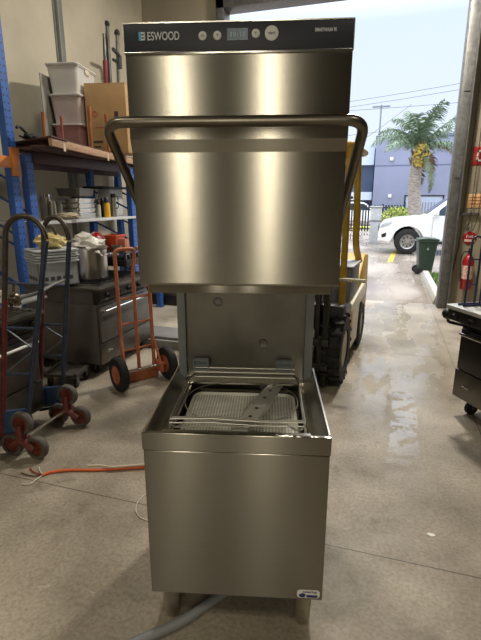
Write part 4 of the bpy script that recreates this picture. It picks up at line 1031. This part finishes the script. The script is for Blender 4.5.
ws = MB(); ws._add([(1.40, .16, 1.20), (1.40, 1.66, 1.20), (1.97, 1.54, 1.67), (1.97, .28, 1.67), (1.38, .16, 1.215), (1.38, 1.66, 1.215), (1.95, 1.54, 1.685), (1.95, .28, 1.685)], [(0, 1, 2, 3), (4, 5, 6, 7), (0, 1, 5, 4), (1, 2, 6, 5), (2, 3, 7, 6), (3, 0, 4, 7)])
ws.build('windscreen', glass_dark, U)
for y in (-.1, 1.92): MB().box((1.62, y, 1.27), (.14, .2, .17), .04).box((1.68, y + (.1 if y < 0 else -.1), 1.2), (.05, .1, .04), .005).build('mirror', white_paint, U)
for y in (.0, 1.82): MB().prism([(.05, .8), (.3, .88), (.42, .98), (.2, .97), (.08, .92)], y - .012, y + .012, 'y', .004).build('headlight', mat('headlight', (186, 192, 196), .15, var=.15), U)
MB().b(-.015, .03, .5, 1.32, .66, .84, .01).build('grille', black, U)
for y in (-.004, 1.824): MB().prism([(.12, .5), (.24, .54), (.24, .66), (.1, .6)], y - .006, y + .006, 'y', .003).build('fog_lamp', black, U)
MB().b(.0, .1, .05, 1.77, .38, .5, .02).build('bumper', white_paint, U)
for y in (-.0, 1.82): MB().b(1.45, 3.5, y - .05, y + .05, .34, .42, .015).build('side_step', black, U)
for y, s in ((-.003, 1), (1.823, -1)):
    MB().b(1.55, 1.555, y - .002, y + .004, .5, 1.12).b(2.46, 2.465, y - .002, y + .004, .5, 1.12).b(3.25, 3.255, y - .002, y + .004, .5, 1.12).build('door_seam', black, U)
    MB().b(2.25, 2.4, y - .02, y + .01, .98, 1.01, .004).build('door_handle', white_plastic, U)
lettering('door_lettering', 'TE', .24, .15, black, U, (2.3, -.006, .80)); MB().b(1.98, 2.06, -.006, -.003, .77, .83).build('door_mark', black, U)
for x in (.88, 4.1):
    for y in (.11, 1.71):
        t = MB().lathe([(.22, -.1), (.33, -.11), (.385, -.08), (.39, 0), (.385, .08), (.33, .11), (.22, .1), (.22, -.1)], (x, y, .39), Euler((PI / 2, 0, 0)), 32).build('wheel', rubber, U)
        rm = MB().lathe([(0, -.08), (.06, -.085), (.08, -.05), (.19, -.06), (.225, -.095), (.225, .095), (.19, .06), (.08, .05), (.06, .085), (0, .08)], (x, y, .39), Euler((PI / 2, 0, 0)), 24)
        rm.build('rim', alloy, t)
        sl = MB()
        for k in range(8):
            a = 2 * PI * k / 8
            sl.cyl((x + .14 * math.cos(a), y - .072, .39 + .14 * math.sin(a)), (x + .14 * math.cos(a), y + .072, .39 + .14 * math.sin(a)), .026, seg=10)
        sl.build('rim_hole', black, t)
MB().b(3.36, 5.1, .06, 1.76, 1.08, 1.105).build('tray_cover', black, U)

# wheelie bin
bq = on_z(421, 275, 0)
BN = thing('wheelie_bin', 'dark green wheelie bin standing at the end of the kerb outside', 'bin', bq + Vector((.16, .25, 0)), -PSI + .1); BN.scale = (.76, .76, .77)
bin_m = mat('bin_green', (40, 58, 48), .45, var=.2)
MB().box((0, 0, .50), (.40, .42, .88), .025, taper=None).build('bin_body', bin_m, BN) if False else None
m = MB(); lo = rrect(-.19, .19, -.2, .2, .04, 4); hi = rrect(-.27, .27, -.27, .27, .04, 4); n = len(lo)
m._add([(x, y, .06) for x, y in lo] + [(x, y, .98) for x, y in hi], [tuple(range(n))[::-1], tuple(range(n, 2 * n))] + [(i, (i + 1) % n, n + (i + 1) % n, n + i) for i in range(n)])
m.prism(rrect(-.29, .29, -.29, .29, .04, 4), .94, .985, 'z', .008); m.build('bin_body', bin_m, BN)
MB().prism([(-.29, .99), (.31, .99), (.29, 1.03), (.0, 1.06), (-.27, 1.03)], -.29, .29, 'y', .012).build('lid', bin_m, BN)
MB().b(-.35, -.27, -.2, .2, .955, .985, .01).build('bin_handle', bin_m, BN)
for y in (-.21, .21):
    w = MB().lathe([(0, -.025), (.09, -.03), (.11, -.02), (.11, .02), (.09, .03), (0, .025)], (-.22, y, .11), Euler((PI / 2, 0, 0)), 24).build('wheel', rubber, BN)
MB().cyl((-.22, -.21, .11), (-.22, .21, .11), .012).build('axle', steel_dark, BN)
lettering('bin_lettering', '240', .1, .05, sticker_white, BN, (0, -.285, .80), (R(94), 0, 0)) if False else None
MB().prism([(0, .70), (.03, .74), (0, .80), (-.03, .74)], -.262, -.258, 'y').build('bin_mark', mat('bin_mark', (150, 160, 154), .5), BN)

# yellow paint marks on the ground
ym = mat('line_yellow', (206, 172, 66), .5, var=.25, scale=6)
p0, p1 = wb(on_z(390, 262, 0)), wb(on_z(394.5, 251, 0))
yl = MB().prism([(p0.x - .07, p0.y), (p0.x + .07, p0.y), (p1.x + .07, p1.y), (p1.x - .07, p1.y)], -.001, .003, 'z').build('painted_line', ym, rz=-PSI); tag(yl, 'short yellow painted line on the wet ground before the pickup', 'road marking')
# gate post, concrete block and the kerb beside the road
gp_ = on_z(374, 243.5, 0)
GP = thing('gate_post', 'pale concrete post left of the pickup nose', 'post', gp_, -PSI)
hgp = on_y(374, 206, gp_.y).z
MB().b(-.2, .2, -.2, .2, 0, hgp - .05, .015).b(-.23, .23, -.23, .23, hgp - .05, hgp, .01).build('post_body', mat('post_concrete', (176, 178, 178), .8, var=.15), GP)
MB().b(-.22, .22, -.22, .22, hgp * .60, hgp * .64, .004).build('post_band', mat('post_band', (128, 130, 130), .7), GP)
lw = MB().b(0, 1.6, 0, .3, 0, .34, .01).b(0, 1.6, .05, .25, .42, .56, .01).b(.1, .2, .08, .22, .34, .42).b(1.4, 1.5, .08, .22, .34, .42).build('low_barrier', mat('barrier_grey', (166, 166, 162), .8, var=.2), loc=on_z(378, 241, 0), rz=-PSI); tag(lw, 'low grey concrete barrier between the post and the pickup', 'barrier')
yk = tag(MB().b(-.6, .5, -.15, .15, 0, .16, .03).build('wheel_stop', mat('stop_yellow', (204, 208, 96), .5, var=.15), loc=on_z(362, 229, 0), rz=-PSI), 'yellow green wheel stop on the ground far beyond the forklift', 'wheel stop')
# far white van/hatch
fcq = wb(on_z(372, 226, 0))
FC = thing('car', 'small white car parked far off by the black fence', 'vehicle', bw(fcq.x - 3.0, fcq.y, 0), -PSI)
k = 1.0
prof = [(4.0, .3), (4.05, .6), (3.95, .78), (3.2, .92), (2.7, .98), (.2, 1.0), (.0, .7), (.02, .32), (.45, .3)] + arc(.85, .32, .36, 180, 0)[0:] + [(2.7, .28)] + arc(3.2, .32, .36, 180, 0)
MB().prism(prof, 0, 1.7, 'y', .04, seg=2).build('body', white_paint, FC)
cb2_ = MB().prism([(3.1, .9), (2.45, 1.42), (2.2, 1.5), (.6, 1.5), (.3, 1.42), (.1, .95)], .1, 1.6, 'y', .05, seg=2).build('cabin', white_paint, FC)
for y in (.09, 1.61): MB().prism([(2.9, .98), (2.4, 1.4), (1.55, 1.43), (1.55, .98)], y - .008, y + .008, 'y').prism([(1.47, .98), (1.47, 1.43), (.65, 1.43), (.35, .98)], y - .008, y + .008, 'y').build('side_window', glass_dark, FC)
for x in (.85, 3.2):
    for y in (.09, 1.61):
        w = MB().lathe([(0, -.08), (.28, -.09), (.31, -.06), (.31, .06), (.28, .09), (0, .08)], (x, y, .31), Euler((PI / 2, 0, 0)), 24).build('wheel', rubber, FC)
        MB().lathe([(0, -.095), (.19, -.092), (.19, .092), (0, .095)], (x, y, .31), Euler((PI / 2, 0, 0)), 20).build('rim', alloy, w)

# black palisade fence
TF = 25.0
def far_pt(px, py, t): return wb(on_t(px, py, t))
f0, f1 = far_pt(335, 210, TF).x, far_pt(475, 210, TF).x
FH = far_pt(400, 205, TF).z
fn = thing('steel_fence', 'black steel bar fence along the road before the blue grey building', 'fence', bw(f0, TF, 0), -PSI)
fm = mat('fence_black', (40, 42, 46), .5, var=.15)
wF = f1 - f0
MB().b(0, wF, -.02, .02, FH - .16, FH - .10).b(0, wF, -.02, .02, .15, .21).build('rail', fm, fn)
nb = int(wF / .14)
bars = MB()
for i in range(nb): bars.b(i * .14, i * .14 + .075, -.012, .012, .05, FH)
bars.build('bar_panel', fm, fn)
for i in range(int(wF / 2.4) + 1): MB().b(i * 2.4 - .04, i * 2.4 + .04, -.04, .04, 0, FH + .05).build('fence_post', fm, fn)
# framed gate with pale screen behind the pickup
g0, g1 = far_pt(404, 200, TF - .6), far_pt(444, 200, TF - .6); gz = far_pt(424, 195, TF - .6).z
gt_ = thing('sliding_gate', 'tall black framed gate with a pale screen behind the pickup', 'gate', bw(g0.x, TF - .6, 0), -PSI)
gw = g1.x - g0.x
MB().b(0, .07, -.03, .03, 0, gz).b(gw - .07, gw, -.03, .03, 0, gz).b(0, gw, -.03, .03, gz - .06, gz).b(0, gw, -.03, .03, .05, .12).build('gate_frame', fm, gt_)
MB().b(.07, gw - .07, .0, .012, gz * .55, gz - .06).build('screen', mat('gate_screen', (176, 186, 208), .6, var=.08), gt_)
bars = MB()
for i in range(int(gw / .13)): bars.b(.08 + i * .13, .10 + i * .13, -.015, -.002, .1, gz * .82)
bars.build('bar_panel', fm, gt_)

# buildings across the road
TB = 38.0
bl = far_pt(376, 138, TB); br_ = far_pt(456, 131, TB)
BB = thing('warehouse', 'blue grey flat walled warehouse behind the palm tree', 'building', bw(bl.x + .05, TB, 0), -PSI)
MB().b(0, 16, 0, 12, 0, bl.z, .03).build('wall', mat('blue_grey_render', (138, 143, 166), .8, rgb2=(128, 133, 156), scale=.3), BB)
MB().b(-.05, 16.05, -.06, 12, bl.z, bl.z + .15).build('parapet_cap', mat('cap_grey', (116, 124, 150), .6), BB)
MB().b(.0, 16, -.02, .0, bl.z - 2.02, bl.z - 1.96).b(5.5, 5.55, -.02, 0, 0, bl.z).build('wall_joint', mat('joint_grey', (104, 112, 142), .8), BB)
for px, py in ((391, 159), (389, 196)):
    q = far_pt(px, py, TB); MB().b(q.x - bl.x - .12, q.x - bl.x + .12, -.12, 0, q.z - .12, q.z + .12, .02).build('wall_light', white_plastic, BB)
o0_, o1_ = far_pt(330, 147, TB + .6), far_pt(376, 147, TB + .6)
OB = thing('office_building', 'white office block with a dark window band joined to the left of the warehouse', 'building', bw(o0_.x - 6.05, TB + .6, 0), -PSI)
ow = o1_.x - o0_.x + 6 - .02
z1, z2, z3, z4 = far_pt(366, 146, TB + .6).z, far_pt(366, 165, TB + .6).z, far_pt(366, 192, TB + .6).z, far_pt(366, 200, TB + .6).z
ofm = mat('office_white', (200, 212, 228), .6, var=.05)
MB().b(0, ow, 0, 10, z2, z1).b(0, ow, 0, 10, max(z4, 1.2), z3).b(0, ow, .3, 10, z3, z2).build('wall', ofm, OB)
wn = MB().b(0, ow, .22, .3, z3, z2).build('window_band', mat('office_glass', (78, 92, 118), .1, var=.25, scale=.6), OB)
mm = MB()
for i in range(int(ow / 1.5)): mm.b(i * 1.5, i * 1.5 + .08, .18, .24, z3, z2)
mm.build('mullion', mat('mullion_grey', (60, 72, 94), .4), wn)
MB().b(0, ow, 1.2, 10, 0, max(z4, 1.2)).build('ground_floor', mat('undercroft_grey', (92, 102, 122), .7), OB)
MB().b(1, 3.0, 2, 3.5, z1, z1 + .5).build('roof_unit', ofm, OB)

# shrub by the fence
q = on_t(398, 224, 23.6)
sh = thing('shrub', 'yellow green rounded shrub in front of the black fence', 'shrub', bw(wb(q).x - .1, 23.2, 0), 0)
lf = MB(); rs = random.Random(8)
hS = wb(on_t(398, 207, 23.6)).z
for i in range(700):
    a = rs.uniform(0, 6.28); u = rs.uniform(-.2, 1); rr = (rs.uniform(.4, 1)) ** .5
    c = Vector((math.cos(a) * math.sqrt(max(0, 1 - u * u)) * .85 * rr, math.sin(a) * math.sqrt(max(0, 1 - u * u)) * .85 * rr, hS * .55 + u * hS * .45 * rr))
    d = Vector((rs.uniform(-1, 1), rs.uniform(-1, 1), rs.uniform(-.3, 1))).normalized() * .13; e = d.cross(Vector((rs.uniform(-1, 1), rs.uniform(-1, 1), rs.uniform(-1, 1)))).normalized() * .05
    lf._add([c - e, c + d * .5 - e * .2, c + d, c + e], [(0, 1, 2, 3)])
lf.build('foliage', mat('shrub_leaf', (168, 178, 76), .6, rgb2=(130, 150, 60), scale=3), sh, smooth=False)
MB().tube([(0, 0, 0), (.02, 0, hS * .6)], .05, 8).tube([(0, 0, .1), (.25, .1, hS * .6)], .03, 8).tube([(0, 0, .1), (-.25, -.1, hS * .6)], .03, 8).build('stem', wood_dark, sh)

# palm tree
TP = 20.0
pb = wb(on_t(413, 226, TP)); ptop = wb(on_t(418.5, 150, TP))
PA = thing('palm_tree', 'tall feather palm with a yellow fruit cluster and hanging dead fronds', 'tree', bw(pb.x, TP, 0), 0)
top = bw(ptop.x, TP, ptop.z) - PA.location
tr = MB(); prf = []
pts = [Vector((0, 0, 0)).lerp(top, k / 24) + Vector((.06 * math.sin(k * .3), 0, 0)) for k in range(25)]
tr.tube(pts, [(.27 - .07 * k / 24 + (.012 if k % 2 else 0)) for k in range(25)], 16)
tr.build('trunk', mat('palm_trunk', (176, 168, 160), .85, rgb2=(136, 126, 116), scale=7, stretch=(1, 1, 3)), PA)
cs = MB(); rp = random.Random(5)
for k in range(30):
    a = rp.uniform(0, 6.28); z = rp.uniform(-.75, .05)
    b = top + Vector((math.cos(a) * .2, math.sin(a) * .2, z)); cs.tube([b, b + Vector((math.cos(a) * .14, math.sin(a) * .14, .28))], [.05, .02], 6)
cs.build('leaf_bases', mat('palm_boot', (150, 132, 92), .85, var=.35), PA)
fr_g = mat('palm_frond', (124, 142, 116), .55, rgb2=(92, 114, 88), scale=3)
fr_d = mat('dead_frond', (146, 122, 98), .8, rgb2=(104, 86, 70), scale=3)
fr_h = mat('hanging_frond', (98, 108, 72), .7, rgb2=(76, 88, 58), scale=3)
cam_r = Vector((1, 0, 0)); 
def frond(ax, ay, el, ln, droop, m, wid=.55, name='frond', n=34):
    d = Vector((ax, ay, 0)).normalized()
    o = MB(); pts = []
    p = top.copy() + Vector((0, 0, .05)); e = el
    for k in range(n + 1):
        pts.append(p.copy()); p = p + (d * math.cos(e) + Vector((0, 0, math.sin(e)))) * (ln / n); e -= droop / n * (0.35 + 1.3 * k / n)
    o.tube(pts, [.03 * (1 - k / n) + .005 for k in range(n + 1)], 5)
    for k in range(3, n):
        t = (pts[k + 1] - pts[k]).normalized(); s = t.cross(Vector((0, 0, 1)));
        s = s.normalized() if s.length > .05 else d.cross(Vector((0, 0, 1))).normalized()
        L = wid * math.sin(PI * min(1, (k / n) * .85 + .14)) ** .7
        for sg in (-1, 1):
            for j in range(2):
                dr = (s * sg * rp.uniform(.7, 1) + t * rp.uniform(.3, .8) + Vector((0, 0, rp.uniform(-.75, .25)))).normalized()
                b = pts[k] + t * (ln / n * .5 * j); w = t * .02
                mid = b + dr * L * .55; tip = b + dr * L + Vector((0, 0, -.25 * L))
                o._add([b - w, b + w, mid + w * .9, mid - w * .9, tip], [(0, 1, 2, 3), (3, 2, 4)])
    o.build(name, m, PA, smooth=False)
for ax, ay, el, ln, dr in ((-1, .1, .75, 2.1, 1.9), (-1, .5, 1.0, 1.9, 1.7), (-.9, -.5, .45, 1.9, 1.5), (-.5, -.9, 1.15, 2.0, 1.5), (-.2, .9, 1.35, 2.0, 1.1), (.25, -.8, 1.3, 2.1, 1.3),
                         (.35, .5, 1.25, 2.0, 1.3), (.9, -.3, .85, 2.6, .7), (1, .2, .62, 2.9, .55), (.9, .7, .75, 2.2, 1.3), (.8, -.8, .35, 1.8, 1.2), (-.4, .9, .8, 1.9, 1.5), (.5, -.3, 1.45, 1.9, .8), (-.45, .2, 1.35, 1.7, 1.5)):
    frond(ax, ay, el, ln, dr, fr_g)
for ax, ay, el, ln, dr, mm_ in ((.25, -1, -.5, 2.1, 1.6, fr_h), (.9, -.3, .35, 2.3, 2.9, fr_d), (.35, .5, -.7, 1.7, 1.2, fr_h), (.8, .5, .1, 1.7, 2.6, fr_d)):
    frond(ax, ay, el, ln, dr, mm_, .3, 'dead_frond')
fc_ = MB(); fm_ = mat('palm_fruit', (206, 184, 92), .6, rgb2=(180, 156, 70), scale=6)
for k in range(240):
    a = rp.uniform(0, 6.28); r_ = rp.uniform(0, .42); z = rp.uniform(-.62, .16)
    r_ *= (1 - abs(z + .2) / .65)
    c = top + Vector((r_ * math.cos(a), -.28 + r_ * .7 * math.sin(a), z - .0)); fc_.box(c, (.05, .05, .06), 0, Euler((a, z * 5, a * 2)))
fc_.build('fruit_cluster', fm_, PA)
MB().tube(smooth_path([top + Vector((.1, -.1, .0)), top + Vector((.4, -.15, .05)), top + Vector((.7, -.2, .25)), top + Vector((.95, -.2, .22))], 5), [.02] * 5 + [.05] * 8 + [.07] * 2 + [.02], 8).build('spathe', mat('spathe_brown', (112, 88, 66), .7), PA)

# power pole and wires far behind
TW = 60.0
w0 = wb(on_t(381.5, 105, TW))
PP = thing('power_pole', 'thin power pole with sagging wires above the buildings', 'pole', bw(w0.x, TW, 0), -PSI)
MB().cyl((0, 0, 0), (0, 0, w0.z), .11, .08, 12).b(-1.0, 1.0, -.06, .06, w0.z - .25, w0.z - .1).build('pole_shaft', mat('pole_grey', (126, 132, 142), .8), PP)
wm = mat('wire_grey', (104, 112, 124), .6)
def wire(p0, p1, tt, sag=.3, r=.028):
    a = on_t(p0[0], p0[1], tt); b = on_t(p1[0], p1[1], tt); d = (b - a)
    a = a - d * 1.2; b = b + d * 1.0
    pts = [a.lerp(b, k / 30) - Vector((0, 0, sag * math.sin(PI * k / 30) - sag * .9)) for k in range(31)]
    inv = PP.matrix_world if False else None
    M = (Matrix.Translation(PP.location) @ Euler((0, 0, -PSI)).to_matrix().to_4x4()).inverted()
    MB().tube([M @ p for p in pts], r, 5).build('wire', wm, PP)
wire((350, 101.5), (455, 84.5), TW - .5); wire((350, 107), (455, 90.5), TW - .3); wire((350, 110.5), (455, 103), TW); wire((352, 135), (455, 122), TW + 2); wire((350, 149), (380, 128), TW + 2, .2)

# ================================================================== LIGHT
w = bpy.data.worlds.new('overcast'); S.world = w; w.use_nodes = True
nt = w.node_tree; bgn = nt.nodes['Background']
tc = nt.nodes.new('ShaderNodeTexCoord'); sp = nt.nodes.new('ShaderNodeSeparateXYZ'); nt.links.new(tc.outputs['Generated'], sp.inputs[0])
rp_ = nt.nodes.new('ShaderNodeValToRGB'); nt.links.new(sp.outputs[2], rp_.inputs[0])
cr_ = rp_.color_ramp; cr_.elements[0].position = .0; cr_.elements[0].color = (*[v * 1.2 for v in lin((224, 233, 246))], 1)
cr_.elements[1].position = .31; cr_.elements[1].color = (*[v * 1.2 for v in lin((214, 229, 250))], 1)
e_ = cr_.elements.new(.5); e_.color = (2.6, 2.8, 3.1, 1)
e_ = cr_.elements.new(1.0); e_.color = (5.2, 5.5, 6.0, 1)
nt.links.new(rp_.outputs[0], bgn.inputs[0]); bgn.inputs[1].default_value = 1.0

def lamp(name, loc, power, size, col=(1, .9, .68), target=None, sy=None, spread=None):
    l = bpy.data.lights.new(name, 'AREA'); l.energy = power; l.color = col; l.shape = 'RECTANGLE'; l.size = size; l.size_y = sy or size
    if spread: l.spread = spread
    o = bpy.data.objects.new(name, l); COL.objects.link(o); o.location = loc
    if target is not None:
        o.rotation_euler = (Vector(target) - Vector(loc)).to_track_quat('-Z', 'Y').to_euler()
    return o
WARM = (1, .90, .70)
lamp('rear_band_light', (-1.62, -4.2, 2.7), 40, .16, WARM, (-1.1, 1, 1.9), 3.4)  # no doorway here: added tall light for an upright band on the steel
lamp('rear_band_light', (-.30, -4.2, 2.7), 40, .16, WARM, (-.2, 1, 1.9), 3.4)  # second added light, for the other bright band on the steel
lamp('unseen_high_lamp', (3.1, -1.8, 5.9), 60, .5, WARM)  # added out of view on the right to brighten the tub
lamp('unseen_high_lamp', (-2.9, -.6, 5.9), 70, .5, WARM)  # added out of view to brighten the tub and the left equipment
lamp('unseen_high_lamp', (1.9, 6.0, 5.2), 300, .35, (1, .92, .78))
lamp('unseen_high_lamp', (-.6, 4.2, 5.9), 75, .5, (1, .93, .8))  # unseen, placed to light the left wall evenly

# ================================================================== CAMERA
cd_ = bpy.data.cameras.new('camera'); cam = bpy.data.objects.new('camera', cd_); COL.objects.link(cam)
cam.location = (0, 0, EYE); cam.rotation_euler = (PI / 2 - PITCH, 0, 0)
cd_.sensor_fit = 'VERTICAL'; cd_.sensor_height = 24; cd_.sensor_width = 24; cd_.lens = F / 640 * 24; cd_.clip_start = .05; cd_.clip_end = 300
S.camera = cam
# turn the whole place so that the building stands square to the axes
TURN = Matrix.Rotation(PSI, 4, 'Z')
for o in list(COL.objects):
    if o.parent is None:
        o.location = TURN @ o.location; o.rotation_euler.z += PSI
S.view_settings.view_transform = 'Standard'; S.view_settings.look = 'None'; S.view_settings.gamma = 1; S.view_settings.use_curve_mapping = False
S.view_settings.exposure = 0.0
